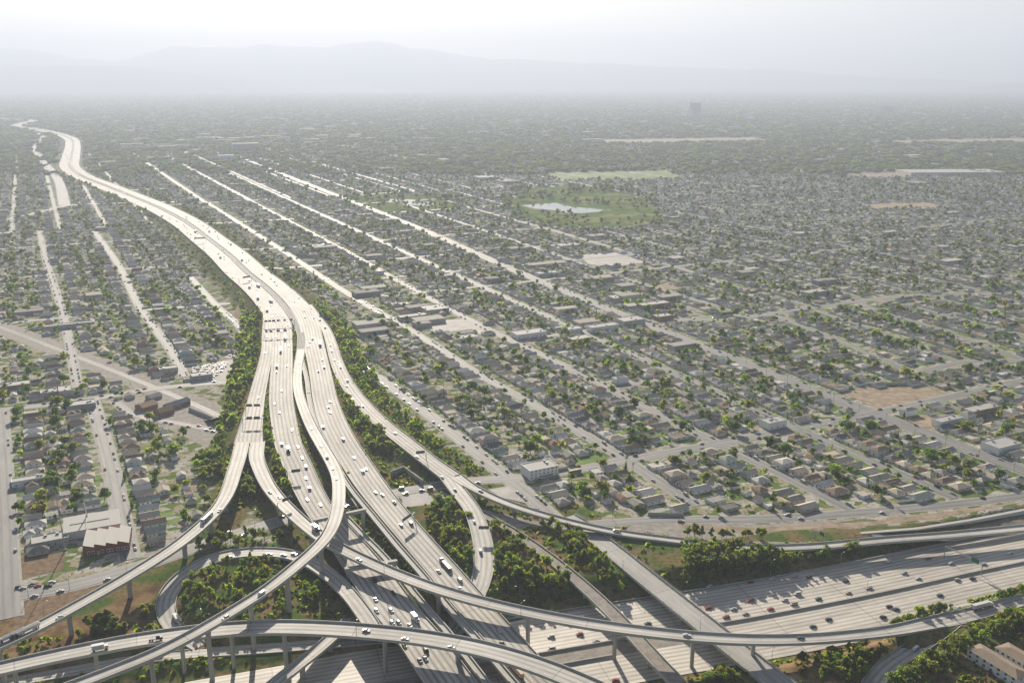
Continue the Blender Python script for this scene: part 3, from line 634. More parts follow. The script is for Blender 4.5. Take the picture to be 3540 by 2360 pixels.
def pier(root, x, y, ztop, w=2.2, l=3.4, rot=0.0, name="pier", flare=True):
    zb = ground_z(x, y) - .6; h = ztop - zb
    if h < 2: return
    o = root.matrix_world.translation if False else Vector(root.location)
    mb = MB(); k = 8; rings = [(0, 1.0), (h - min(4.5, h * .4), 1.0), (h, 1.45 if flare else 1.0)]
    vs = []
    for z, f in rings:
        for i in range(k):
            a = 2 * math.pi * (i + .5) / k; px, py = math.cos(a) * w / 2 * 1.08, math.sin(a) * l / 2 * 1.08 * f
            vs.append((x + px * math.cos(rot) - py * math.sin(rot) - o.x, y + px * math.sin(rot) + py * math.cos(rot) - o.y, zb + z - o.z))
    fs = [(r * k + i, r * k + (i + 1) % k, (r + 1) * k + (i + 1) % k, (r + 1) * k + i) for r in range(2) for i in range(k)] + [tuple(range(2 * k, 3 * k))]
    mb.add(vs, fs); mb.build(name, 'concrete', root)
def piers(root, k, spots, depth=2.0, **kw):
    P = RS[k]; T, Nn, S = frames(P)
    for x, y in spots:
        i = int(((P[:, 0] - x) ** 2 + (P[:, 1] - y) ** 2).argmin())
        pier(root, P[i, 0], P[i, 1], P[i, 2] - depth + .1, rot=math.atan2(T[i, 1], T[i, 0]), **kw)
r = ribbon('M1', "freeway_carriageway", 'concrete_road', 1.5, .9, kind='structure')
for s_ in range(-9, 10, 6):
    piers(r, 'M1', [(x + s_, y) for x, y in ((-148, 658), (-133, 631), (-105, 580), (-78, 527), (-54, 484), (-36, 448))], 1.5, w=1.6, l=1.8, flare=False)
r = ribbon('M2', "freeway_carriageway", 'concrete_road', 1.5, .9, kind='structure')
for x, y in ((-103, 677), (-80, 630), (-57, 584), (-35, 541), (-15, 502), (4, 466), (20, 436)):
    for s_ in (-6, 0, 6): pier(r, x + s_ * .9, y + s_ * .45, 5.6, w=1.6, l=1.8, rot=1.1, flare=False)
ribbon('T', "busway", 'busway', 1.2, 1.0, kind='structure'); ribbon('E', "freeway_carriageway", 'concrete_road', 1.5, .9, kind='structure'); ribbon('C', "freeway_carriageway", 'concrete_road', 1.5, .9, kind='structure')
ribbon('G1', "busway", 'concrete', 1.5, 1.1, kind='structure', pw=.5); ribbon('G2', "busway", 'concrete', 1.5, 1.1, kind='structure', pw=.5)
r = ribbon('E1', "curved_ramp", 'bridge_road', 1.4, .9, label="short curved ramp dropping past the eucalyptus trees to the sunken freeway", cat="ramp")
piers(r, 'E1', [(-46, 695), (-34, 665), (-28, 641)], 1.4)
r = ribbon('E2', "flyover", 'bridge_road', 1.7, .95, label="thin low flyover leaving the freeway's outer lane and landing beside the dirt strip", cat="flyover")
piers(r, 'E2', [(-26, 687), (0, 662), (24, 646), (50, 635)], 1.7, w=1.6, l=2.6)
r = ribbon('R1', "flyover", 'bridge_road', 2.2, 1.0, label="long flyover above the weedy lot and the brick warehouse street", cat="flyover")
piers(r, 'R1', [(-229, 735), (-221, 700), (-219, 665), (-219, 628), (-226, 592), (-244, 542), (-264, 497), (-284, 460), (-300, 438)], 2.2)
r = ribbon('R2', "flyover", 'bridge_road', 2.2, 1.0, label="narrow flyover crossing both carriageways and sweeping down to the semi truck's ramp", cat="flyover")
piers(r, 'R2', [(-210, 730), (-190, 686), (-164, 640), (-142, 608), (-47, 525), (10, 500), (60, 486), (104, 478), (140, 477)], 2.2)
r = ribbon('R3', "flyover", 'bridge_road', 2.3, 1.0, label="topmost flyover curving out of the median over every other road", cat="flyover")
piers(r, 'R3', [(-186, 815), (-168, 775), (-152, 732), (-126, 566), (-138, 524), (-154, 493), (-170, 466), (-192, 439), (-222, 413)], 2.3)
r = ribbon('R4', "flyover", 'bridge_road', 2.2, 1.0, label="broad flyover carrying the white box truck, the one nearest the viewer", cat="flyover")
piers(r, 'R4', [(-282, 431), (-265, 440), (-231, 456.5), (-186, 473), (-161, 477.5), (-131, 479), (-74, 473.5), (-30, 463)], 2.2, l=4.4)
r = ribbon('L', "loop_ramp", 'bridge_road', 1.3, .9, label="loop ramp turning round the wooded island", cat="ramp")
piers(r, 'L', [(-140, 580), (-124, 564), (-112, 548), (-102, 532)], 1.3, w=1.6, l=3)
ribbon('Q', "side_ramp", 'bridge_road', 1.0, .9, label="side ramp beside the olive trees carrying the white van", cat="ramp")
ribbon('K', "ramp_road", 'bridge_road', 1.0, .5, girder=False, kind='structure')
r = ribbon('D', "low_ramp", 'bridge_road', 1.5, .9, label="narrow shaded ramp climbing under the broad flyover", cat="ramp")
piers(r, 'D', [(-131, 445), (-119, 469), (-108, 493)], 1.5)
r = ribbon('B1', "railway_bridge", 'ballast', 1.6, 1.1, label="slim brown railway bridge over the sunken freeway", cat="bridge")
piers(r, 'B1', [(46, 553), (58, 527), (70, 500), (80, 478)], 1.6, l=3)
Pb = RS['B1']; rb = rails([(float(x), float(y)) for x, y in Pb[::4, :2]], .42); tag(rb, "railway track laid along the slim brown bridge", "railway track")
r = ribbon('B2', "road_bridge", 'oldroad', 1.8, 1.0, label="wide empty road bridge over the sunken freeway", cat="bridge")
piers(r, 'B2', [(98, 546), (108, 526), (121, 500), (131, 480)], 1.8, l=7, w=1.4)
# railings along the road bridge
def railing(k, off, h, label):
    P = RS[k]; T, Nn, S = frames(P); o0 = P[0]; root = empty("railing", (o0[0], o0[1], o0[2])); tag(root, label, "railing")
    mb = MB(); pm_ = MB().box(-.08, .08, -.08, .08, 0, h).mesh("post", 'steel'); q = [(P[i, 0] + Nn[i, 0] * off - o0[0], P[i, 1] + Nn[i, 1] * off - o0[1], P[i, 2] - o0[2]) for i in range(len(P))]
    for i in range(len(q) - 1):
        for z in (h * .55, h): mb.tube((q[i][0], q[i][1], q[i][2] + z), (q[i + 1][0], q[i + 1][1], q[i + 1][2] + z), .07, .07, 4)
        if i % 2 == 0: link("post", pm_, root, q[i])
    mb.build("top_rail", 'steel', root)
railing('B2', -8.15, 2.2, "steel railing on the far side of the wide road bridge"); railing('B2', 8.15, 2.2, "steel railing on the near side of the wide road bridge")

# sunken freeway under everything
def strip105(name, offa, offb, z, mat, lo=None, hi=None, kind='structure', edge=None):
    P = M105S.copy(); T, Nn, S = frames(P)
    k = np.ones(len(P), bool)
    if lo is not None: k &= P[:, 0] >= lo
    if hi is not None: k &= P[:, 0] <= hi
    A = P[:, :2] + Nn * (np.full(len(P), offa) if np.isscalar(offa) else offa)[:, None]; B_ = P[:, :2] + Nn * (np.full(len(P), offb) if np.isscalar(offb) else offb)[:, None]
    oa = np.full(len(P), offa) if np.isscalar(offa) else offa; ob_ = np.full(len(P), offb) if np.isscalar(offb) else offb
    mb = MB(); mb.useuv = True; ii = np.where(k)[0]; vs, uvs, fs = [], [], []
    for m_, i in enumerate(ii):
        vs += [(*A[i], z), (*B_[i], z)]; uvs += [(oa[i] + 183, S[i]), (ob_[i] + 183, S[i])]
        if m_: fs.append((2 * m_ - 2, 2 * m_ - 1, 2 * m_ + 1, 2 * m_))
    mb.add(vs, fs, 0, uvs=uvs); o = mb.build(name, mat); tag(o, kind=kind)
    if o.data.polygons[0].normal.z < 0: o.data.flip_normals()
    return o
FN = floor_n(M105S[:, 0])
MAT['sunken'] = road_mat("sunken_freeway_concrete", (0.47, 0.43, 0.37), 0.36, 0.62, 0.35)
strip105("sunken_freeway", 0.6, FN, -7.95, 'sunken'); 
SO = np.interp(M105S[:, 0], [40, 110], [-14.2, -.6])
strip105("sunken_freeway", SO, np.full(len(SO), -41.5), -7.95, 'sunken')
strip105("track_bed", -13.8, -.6, -7.90, 'ballast', hi=112)
def wall105(off, lo, hi, label, h=1.3, w=.6):
    P = M105S[(M105S[:, 0] >= lo) & (M105S[:, 0] <= hi)]; T, Nn, S = frames(P); o0 = P[0]
    A = P[:, :2] + Nn * (off - w / 2) - o0[:2]; B_ = P[:, :2] + Nn * (off + w / 2) - o0[:2]; mb = MB()
    for i in range(len(P) - 1):
        q = [(*A[i], 0), (*B_[i], 0), (*B_[i + 1], 0), (*A[i + 1], 0)]; mb.add(q + [(x, y, h) for x, y, _ in q], [(4, 5, 6, 7), (0, 1, 5, 4), (1, 2, 6, 5), (2, 3, 7, 6), (3, 0, 4, 7)])
    o = mb.build("median_barrier", 'concrete'); o.location = (o0[0], o0[1], -7.95); tag(o, label, "barrier"); return o
wall105(0, -420, 640, "concrete barrier down the middle of the sunken freeway")
wall105(-14, -420, 60, "concrete barrier between the train tracks and the nearer lanes of the sunken freeway")
wall105(41.0, -60, 400, "low concrete kerb wall at the foot of the wooded slope", .9, .5)
tr = rails([(float(p[0] + .3 * 7), float(p[1] - .95 * 7)) for p in M105S[(M105S[:, 0] < 118)][::3]], -7.88); tag(tr, "train tracks in the median of the sunken freeway below the flyovers", "railway track")
# sloped channel wall by the frontage road
mb = MB(); cw = [(255, 628), (300, 634), (345, 646), (391, 661), (470, 690), (600, 742)]; hs = [.15, .7, 1.3, 1.8, 2.2, 2.4]
for i in range(len(cw) - 1):
    (x0, y0), (x1, y1) = cw[i], cw[i + 1]; nx_, ny_ = -(y1 - y0), x1 - x0; L = math.hypot(nx_, ny_); nx_ /= L; ny_ /= L
    q = [(x0, y0, 0), (x1, y1, 0), (x1 + nx_ * hs[i + 1], y1 + ny_ * hs[i + 1], hs[i + 1]), (x0 + nx_ * hs[i], y0 + ny_ * hs[i], hs[i]),
         (x0 + nx_ * (hs[i] + 3), y0 + ny_ * (hs[i] + 3), hs[i]), (x1 + nx_ * (hs[i + 1] + 3), y1 + ny_ * (hs[i + 1] + 3), hs[i + 1]), (x1 + nx_ * (2 * hs[i + 1] + 3), y1 + ny_ * (2 * hs[i + 1] + 3), 0), (x0 + nx_ * (2 * hs[i] + 3), y0 + ny_ * (2 * hs[i] + 3), 0)]
    mb.add([(a - 255, b - 628, c_) for a, b, c_ in q], [(0, 1, 2, 3), (3, 2, 5, 4), (4, 5, 6, 7)])
o = mb.build("embankment_wall", 'concrete'); o.location = (255, 628, .1); tag(o, "long sloping pale concrete bank beside the frontage road", "bank")
strip('channel_bed_shade', [(262, 624), (301, 629), (347, 640.5), (393, 655), (472, 684), (602, 735)], 7, .45, 'busway')  # flat dark strip for the channel floor, its shadow put into the colour
# portal frames carrying the crossing flyovers
def portal(x0, y0, x1, y1, z, label, legs=(0.06, .94)):
    root = empty("portal_frame", (x0, y0, 0)); tag(root, label, "portal frame"); a = math.atan2(y1 - y0, x1 - x0); L = math.hypot(x1 - x0, y1 - y0)
    M = Matrix.Rotation(a, 4, 'Z'); MB().box(0, L, -1.3, 1.3, z - 2.4, z, M=M).build("cap_beam", 'concrete', root)
    for f in legs:
        px, py = x0 + (x1 - x0) * f, y0 + (y1 - y0) * f; zb = ground_z(px, py) - .5
        MB().box(L * f - 1.1, L * f + 1.1, -1.12, 1.12, zb, z - 2.4, M=M).build("column", 'concrete', root)
p0, p1 = at(1, 1545, 530, 12.6), at(1, 2020, 455, 12.6)
portal(p0[0], p0[1], p1[0], p1[1], 12.6, "concrete portal frame under the narrow flyover beside a dark tree")
p0, p1 = at(1, 1262, 92, 18.5), at(1, 1735, -8, 18.5)
portal(p0[0], p0[1], p1[0], p1[1], 18.5, "concrete portal frame straddling the carriageway under the topmost flyover")

# ------------------------------------------------------------------ buildings
ROOFS = [((.42, .37, .295), "tan"), ((.30, .28, .25), "grey"), ((.50, .475, .43), "pale grey"), ((.23, .175, .13), "brown"), ((.31, .325, .265), "greenish grey"), ((.16, .15, .145), "dark grey"), ((.48, .42, .335), "sandy"), ((.31, .19, .14), "reddish")]
WALLS = [((.66, .64, .58), "cream"), ((.72, .72, .71), "white"), ((.50, .45, .37), "beige"), ((.45, .52, .50), "pale green"), ((.60, .48, .42), "pinkish"), ((.42, .45, .49), "pale blue")]
def roof_quads(x0, x1, y0, y1, z0, z1, kind, ov=.5, base=0):
    """hip or gable roof, ridge along the longer side; quads only"""
    X0, X1, Y0, Y1 = x0 - ov, x1 + ov, y0 - ov, y1 + ov
    swap = (x1 - x0) > (y1 - y0)
    if swap: X0, X1, Y0, Y1 = Y0, Y1, X0, X1
    mx = (X0 + X1) / 2; e = (X1 - X0) * .5 * (1 if kind == 'hip' else 0)
    a, b, c, d = (X0, Y0, z0), (X1, Y0, z0), (X1, Y1, z0), (X0, Y1, z0); p, q = (mx, Y0 + e, z1), (mx, Y1 - e, z1)
    m1, m2 = (mx, Y0, z0), (mx, Y1, z0)
    V = [a, b, c, d, p, q, m1, m2]
    F = [(0, 4, 5, 3), (1, 2, 5, 4), (0, 6, 1, 4), (3, 5, 2, 7), (0, 3, 2, 1)]
    if swap: V = [(y, x, z) for x, y, z in V]; F = [f[::-1] for f in F]
    return V, F
def wall_quads(x0, x1, y0, y1, z0, z1):
    V = [(x0, y0, z0), (x1, y0, z0), (x1, y1, z0), (x0, y1, z0), (x0, y0, z1), (x1, y0, z1), (x1, y1, z1), (x0, y1, z1)]
    return V, [(0, 1, 5, 4), (1, 2, 6, 5), (2, 3, 7, 6), (3, 0, 4, 7)]
HT = {  # type: list of (box, roof kind, wall height, rise); extents as fractions of width and depth
 'hip': ([((-.5, .5, -.5, .5), 'hip', 2.8, 1.9)], "hipped"), 'gable': ([((-.5, .5, -.5, .5), 'gable', 2.8, 2.1)], "gabled"),
 'cross': ([((-.5, .5, -.18, .5), 'gable', 2.8, 2.0), ((-.46, .08, -.5, .1), 'gable', 2.75, 1.7)], "cross-gabled"),
 'ell': ([((-.5, .12, -.5, .5), 'hip', 2.8, 1.8), ((0, .5, -.05, .48), 'hip', 2.75, 1.6)], "L-shaped hipped"),
 'two': ([((-.5, .5, -.5, .5), 'hip', 5.6, 1.8)], "two-storey hipped"), 'flat': ([((-.5, .5, -.5, .5), 'flat', 3.0, .3)], "flat-roofed")}
def house_arrays(kind, w, d):
    V, F, M = [], [], []
    for (a, b, c, e), rk, wh, rise in HT[kind][0]:
        x0, x1, y0, y1 = a * w, b * w, c * d, e * d
        v, f = wall_quads(x0, x1, y0, y1, -1.0, wh); F += [tuple(i + len(V) for i in q) for q in f]; V += v; M += [0] * len(f)
        if rk == 'flat':
            v = [(x0 + .25, y0 + .25, wh - .35), (x1 - .25, y0 + .25, wh - .35), (x1 - .25, y1 - .25, wh - .35), (x0 + .25, y1 - .25, wh - .35)]; f = [(0, 1, 2, 3)]
            F += [tuple(i + len(V) for i in q) for q in f]; V += v; M += [1]
            o_ = [(x0, y0, wh), (x1, y0, wh), (x1, y1, wh), (x0, y1, wh)]; i_ = [(x0 + .25, y0 + .25, wh), (x1 - .25, y0 + .25, wh), (x1 - .25, y1 - .25, wh), (x0 + .25, y1 - .25, wh)]
            f = [(0, 1, 5, 4), (1, 2, 6, 5), (2, 3, 7, 6), (3, 0, 4, 7)]; F += [tuple(i + len(V) for i in q) for q in f]; V += o_ + i_; M += [0] * 4
        else:
            v, f = roof_quads(x0, x1, y0, y1, wh - .08, wh + rise, rk); 
            if rk == 'gable':
                long_x = (x1 - x0) > (y1 - y0); mm = (y0 + y1) / 2 if long_x else (x0 + x1) / 2
                for s_ in (0, 1):
                    if long_x: g = [((x0, x1)[s_], y0, wh), ((x0, x1)[s_], mm, wh), ((x0, x1)[s_], y1, wh), ((x0, x1)[s_], mm, wh + rise * .9)]
                    else: g = [(x0, (y0, y1)[s_], wh), (mm, (y0, y1)[s_], wh), (x1, (y0, y1)[s_], wh), (mm, (y0, y1)[s_], wh + rise * .9)]
                    F.append(tuple(range(len(V), len(V) + 4))); V += g; M.append(0)
                f = [q for j, q in enumerate(f) if j not in (2, 3)]
            F += [tuple(i + len(V) for i in q) for q in f]; V += v; M += [1] * len(f)
    return np.array(V), np.array(F), np.array(M)
_mc = {}
def two_meshes(kind, w, d, wc, rc, key):
    kk = (kind, w, d, wc, rc)
    if kk not in _mc:
        V, F, M = house_arrays(kind, w, d); res = []
        for mi, nm, mat, col in ((0, "wall", 'wall_t', wc), (1, "roof", 'roof_t', rc)):
            f = F[M == mi]; u_, inv = np.unique(f, return_inverse=True)
            res.append(np_mesh(nm, V[u_], inv.reshape(-1, 4), [mat], tint=np.repeat([col], len(u_), 0)))
        _mc[kk] = res
    return _mc[kk]
def box_mesh(name, x0, x1, y0, y1, z0, z1, mat):
    k = (name, x0, x1, y0, y1, z0, z1, mat)
    if k not in _mc: _mc[k] = MB().box(x0, x1, y0, y1, z0, z1).mesh(name, mat)
    return _mc[k]
def build_house(b, name="house"):
    x, y, rz, w, d, kind, wc, rc = b['x'], b['y'], b['rz'], b['w'], b['d'], b['kind'], b['wc'], b['rc']
    root = empty(name, (x, y, b.get('z', 0)), rz)
    mw, mr = two_meshes(kind, w, d, wc, rc, name)
    link("wall", mw, root); link("roof", mr, root)
    fx = 1 if b['face'] > 0 else -1                # street side is +x or -x in the lot's own axes
    boxes = HT[kind][0][0][0]; x1 = (boxes[1] if fx > 0 else boxes[0]) * w
    y0, y1 = boxes[2] * d, boxes[3] * d; yc = (y0 + y1) / 2
    if name == "garage":
        link("door", box_mesh("door", -.04, .06, -2.1, 2.1, 0, 2.2, 'white'), root, (x1 + fx * .02, yc, 0)); return root
    link("door", box_mesh("door", -.04, .06, -.5, .5, .2, 2.3, 'door'), root, (x1 + fx * .02, yc, 0))
    yn = HT[kind][0][-1][0][2] * d; xb = HT[kind][0][-1][0]
    fl = (0, 2.8) if kind == 'two' else (0,)
    for zf in fl:
        for yy in (yc - d * .27, yc + d * .27):
            wdw = link("window", box_mesh("window", -.04, .05, -.8, .8, 1.0, 2.3, 'white'), root, (x1 + fx * .02, yy, zf))
            link("pane", box_mesh("pane", -.03, .07, -.65, .65, 1.12, 2.18, 'glass'), wdw)
        for t_ in (.3, .7):
            xx = (xb[0] + (xb[1] - xb[0]) * t_) * w
            wdw = link("window", box_mesh("window", -.7, .7, -.05, .04, 1.0, 2.2, 'white'), root, (xx, yn - .02, zf))
            link("pane", box_mesh("pane", -.56, .56, -.07, .03, 1.12, 2.08, 'glass'), wdw)
    return root

# which places are taken
RIBD = {k: RS[k] for k in ('M1', 'M2', 'T', 'C', 'E', 'E1', 'E2', 'R1', 'L', 'B2')}
def clear_of_roads(X, Y, r, margins):
    ok = np.ones(X.shape, bool)
    for k, P in RIBD.items():
        mg_ = margins.get(k, 8) + r
        m = (X > P[:, 0].min() - 80) & (X < P[:, 0].max() + 80) & (Y > P[:, 1].min() - 80) & (Y < P[:, 1].max() + 80)
        if not m.any(): continue
        d, i, t, _ = dist_poly(X[m], Y[m], P); w = P[i, 3] / 2
        ok[np.where(m)[0][d < w + mg_]] = False
    return ok
def clear_of_streets(X, Y, r):
    ok = np.ones(X.shape, bool)
    for P, w in ST_S:
        m = (X > P[:, 0].min() - 60) & (X < P[:, 0].max() + 60) & (Y > P[:, 1].min() - 60) & (Y < P[:, 1].max() + 60)
        if not m.any(): continue
        d, i, t, _ = dist_poly(X[m], Y[m], P); ok[np.where(m)[0][d < w / 2 + r]] = False
    return ok
RAILS_ = resample([(x, y, 0, 34) for x, y in RAILP], 20)
def clear_lots(X, Y, grow=0):
    ok = np.ones(X.shape, bool)
    for pg in LOTS + EXTRA: ok &= ~inside_np(X, Y, pg)
    d, i, t, _ = dist_poly(X, Y, RAILS_); ok &= d > 17 + grow
    return ok
FR = [(320, 556), (404, 529), (453, 505), (529, 479), (613, 455), (674, 442), (760, 434), (900, 432), (1400, 432)]
EXTRA = [[(-345, 655), (-290, 668), (-255, 605), (-290, 575), (-300, 560), (-325, 600)],          # warehouses
         [(-2, 738), (10, 705), (42, 716), (38, 768), (12, 762)],                                       # flats
         [(-340, 600), (-270, 600), (-150, 640), (-190, 520), (-360, 470)]]
def in_view(X, Y, Z=0, pad=60):
    px, py, zc = to_px(X, Y, Z); return (zc > 50) & (px > -pad) & (px < 3540 + pad) & (py < 2360 + pad) & (py > 100)

# lots along the streets
houses, garages, shops = [], [], []
US = [(-100, 5.5, 1040, 2600), (-52, 7, 600, 1025), (12, 6, 1075, 1960), (27, 6, 646, 1022), (116, 6, 1064, 2240), (213, 6, 1134, 1560), (320, 6.5, 560, 1026), (426, 6, 545, 1800), (525, 6, 480, 2600), (618, 6, 455, 3300), (719, 10, 440, 4200),
      (806, 5.5, 455, 628), (893, 5, 455, 628), (980, 5, 455, 628), (1068, 5, 455, 628), (1150, 5, 455, 628), (806, 5.5, 650, 985), (893, 5, 720, 980), (971, 5, 700, 980), (1050, 5, 700, 975), (1120, 5, 705, 960), (1197, 5, 705, 955), (1285, 5, 700, 945),
      (863, 5.5, 1030, 2400), (988, 5.5, 1020, 2400), (1100, 5, 1015, 2600), (1200, 5, 1010, 2600), (1310, 5, 985, 2600), (1420, 6, 960, 2600), (1540, 5.5, 905, 3000), (1660, 5.5, 910, 3000), (1780, 5.5, 910, 3000), (1900, 8, 900, 3200), (2050, 6, 1300, 4000),
      (2160, 5, 1500, 4000), (2250, 7, 1500, 4200), (2370, 5, 1500, 4200), (2500, 6, 1700, 4300), (2620, 5, 1800, 4300), (2750, 5, 1900, 4300), (2880, 5, 2000, 4300), (3000, 5, 2100, 4300), (3130, 5, 2300, 4300), (3260, 5, 2400, 4300)]
US += [(u, 5, 2650, 4600) for u in range(300, 1500, 110)] + [(u, 5, 3050, 4600) for u in range(1540, 3600, 110)] + [(u, 5, 3350, 4600) for u in range(-60, 330, 95)] + [(u, 5, 2300, 3300) for u in range(-60, 230, 95)] + [(820, 5, 2420, 2640), (930, 5, 2420, 2640)]
US += [(u, 5, 2260, 3300) for u in (330, 425)] + [(335, 5, 1350, 2230)]
cand = []
for si, (u, hw, va, vb) in enumerate(US):
    others = [q[0] for q in US if q[0] != u and q[2] < (va + vb) / 2 < q[3] or (q[0] != u and va < (q[2] + q[3]) / 2 < vb)]
    for side in (-1, 1):
        gap = min([abs(q - u) for q in others if (q - u) * side > 12] or [100]); half = min(gap / 2, 55)
        v = va + 10
        while v < vb:
            lw = random.choice((12.5, 13.5, 14, 15, 16))
            cand.append((u + side * (hw + 5.5), v + lw / 2, side, lw, half - hw - 4, si)); v += lw
C_ = np.array([(c[0], c[1]) for c in cand]); cx = C_[:, 0] * BX[0] + C_[:, 1] * AX[0]; cy = C_[:, 0] * BX[1] + C_[:, 1] * AX[1]
keep = in_view(cx, cy, 0, 120)
cand = [c for c, k in zip(cand, keep) if k]
rows = []
for (uf, v, side, lw, depth, si) in cand:
    big = random.random()
    kind = random.choices(['hip', 'gable', 'cross', 'ell', 'flat', 'two'], [24, 30, 18, 16, 7, 5])[0]
    # w runs along u (away from the street), d along v
    w = random.choice((12, 14, 16)); d = min(lw - 2.4, random.choice((8.5, 9.5, 10.5)))
    set_ = random.choice((1.0, 2.0, 3.0))
    uc = uf + side * (set_ + w / 2); wc = random.choices(range(6), [28, 30, 20, 8, 8, 6])[0]; rc = random.choices(range(8), [22, 20, 18, 12, 8, 8, 8, 4])[0]
    rows.append([uc, v, side, w, d, kind, wc, rc, si, 0])
    back = uf + side * (set_ + w)
    if depth - (set_ + w) > 11 and random.random() < .85:
        gw = random.choice((6, 6.5, 7)); extra = random.random() < .45
        gd = random.choice((6, 6.5)) if not extra else min(lw - 2, 10)
        if extra: gw = 9
        gu = min(back + side * 3 + side * gw / 2, 1e9) if extra else uf + side * (depth - gw / 2 - 1.0)
        if abs(gu - uf) < depth + 2: rows.append([gu, v + random.uniform(-1.5, 1.5) * (0 if extra else 1), side, gw, gd, random.choice(('gable', 'hip', 'flat')), random.choice((0, 1, 2)), random.choices(range(8), [22, 20, 18, 12, 8, 8, 8, 4])[0], si, 1 if not extra else 2])
        if extra and depth - (set_ + w) > 24 and random.random() < .7:
            rows.append([uf + side * (depth - 4), v, side, 6, 6, random.choice(('gable', 'flat')), 1, random.choice((0, 1, 2, 5)), si, 1])
Rw = np.array([(r_[0], r_[1]) for r_ in rows]); hx = Rw[:, 0] * BX[0] + Rw[:, 1] * AX[0]; hy = Rw[:, 0] * BX[1] + Rw[:, 1] * AX[1]
ok = clear_of_roads(hx, hy, 6, {'M1': 30, 'M2': 20, 'C': 30, 'E': 30, 'T': 10, 'E1': 25, 'E2': 12, 'R1': 6, 'L': 20, 'B2': 8}) & clear_of_streets(hx, hy, 6.0) & clear_lots(hx, hy, 5) & in_view(hx, hy, 0, 80)
fu = np.interp(Rw[:, 0], [p[0] for p in FR], [p[1] for p in FR]); ok &= ~((Rw[:, 0] > 300) & (Rw[:, 1] < fu + 9))
ok &= (Rw[:, 1] > 640) | (Rw[:, 0] > 280)
ok &= np.abs(terrain(hx, hy)) < .5
dist = np.hypot(hx, hy)
B = []
for i in np.where(ok)[0]:
    r_ = rows[i]
    B.append(dict(x=hx[i], y=hy[i], rz=GROT + random.uniform(-.01, .01), w=r_[3], d=r_[4], kind=r_[5], wi=r_[6], ri=r_[7], wc=WALLS[r_[6]][0], rc=ROOFS[r_[7]][0], face=-r_[2], si=r_[8], cls=r_[9], side=r_[2], u=r_[0], v=r_[1], dist=dist[i]))
# infill: anywhere in the grid still empty gets houses too
cell = {}
for b in B: cell.setdefault((int(b['u'] // 20), int(b['v'] // 20)), []).append((b['u'], b['v']))
iu, iv = np.meshgrid(np.arange(-330, 3600, 19.0), np.arange(450, 4600, 15.0)); iu = iu.ravel() + rng.uniform(-2, 2, iu.size); iv = iv.ravel()
ix_, iy_ = iu * BX[0] + iv * AX[0], iu * BX[1] + iv * AX[1]; kk = in_view(ix_, iy_, 0, 60) & ((iv > 1040) | (iu > 735) & (iv > 640) | (iu > 320) & (iv > np.interp(iu, [p[0] for p in FR], [p[1] for p in FR]) + 12)); iu, iv, ix_, iy_ = iu[kk], iv[kk], ix_[kk], iy_[kk]
def lonely(u, v):
    a, c = int(u // 20), int(v // 20)
    return not any(abs(u - p) < 17 and abs(v - q) < 13.5 for i in (-1, 0, 1) for j in (-1, 0, 1) for p, q in cell.get((a + i, c + j), ()))
kk = np.array([lonely(u, v) for u, v in zip(iu, iv)]); iu, iv, ix_, iy_ = iu[kk], iv[kk], ix_[kk], iy_[kk]
kk = clear_of_roads(ix_, iy_, 6, {'M1': 24, 'M2': 18, 'C': 30, 'E': 30, 'T': 10, 'E1': 25, 'E2': 12, 'R1': 6, 'L': 20, 'B2': 8}) & clear_of_streets(ix_, iy_, 7.0) & clear_lots(ix_, iy_, 5); kk &= np.abs(terrain(ix_, iy_)) < .5
for u, v, x, y in zip(iu[kk], iv[kk], ix_[kk], iy_[kk]):
    wi, ri = random.choices(range(6), [28, 30, 20, 8, 8, 6])[0], random.choices(range(8), [22, 20, 18, 12, 8, 8, 8, 4])[0]
    B.append(dict(x=x, y=y, w=random.choice((12, 14)), d=random.choice((8.5, 9.5)), kind=random.choice(('hip', 'gable', 'cross', 'ell', 'flat')), wi=wi, ri=ri, wc=WALLS[wi][0], rc=ROOFS[ri][0], face=1, si=min(range(len(US)), key=lambda q: abs(US[q][0] - u) + (0 if US[q][2] < v < US[q][3] else 500)), cls=0 if random.random() < .8 else 1, side=1, u=u, v=v, dist=math.hypot(x, y))); B[-1]['side'] = 1 if u > US[B[-1]['si']][0] else -1; B[-1]['face'] = -B[-1]['side']
print("with infill", len(B))
# thin out where a shop or yard replaces a house
B = [b for b in B if random.random() < (.97 if b['dist'] < 2200 else .92)]
for b in B: b['rz'] = -GA if False else GROT if True else 0
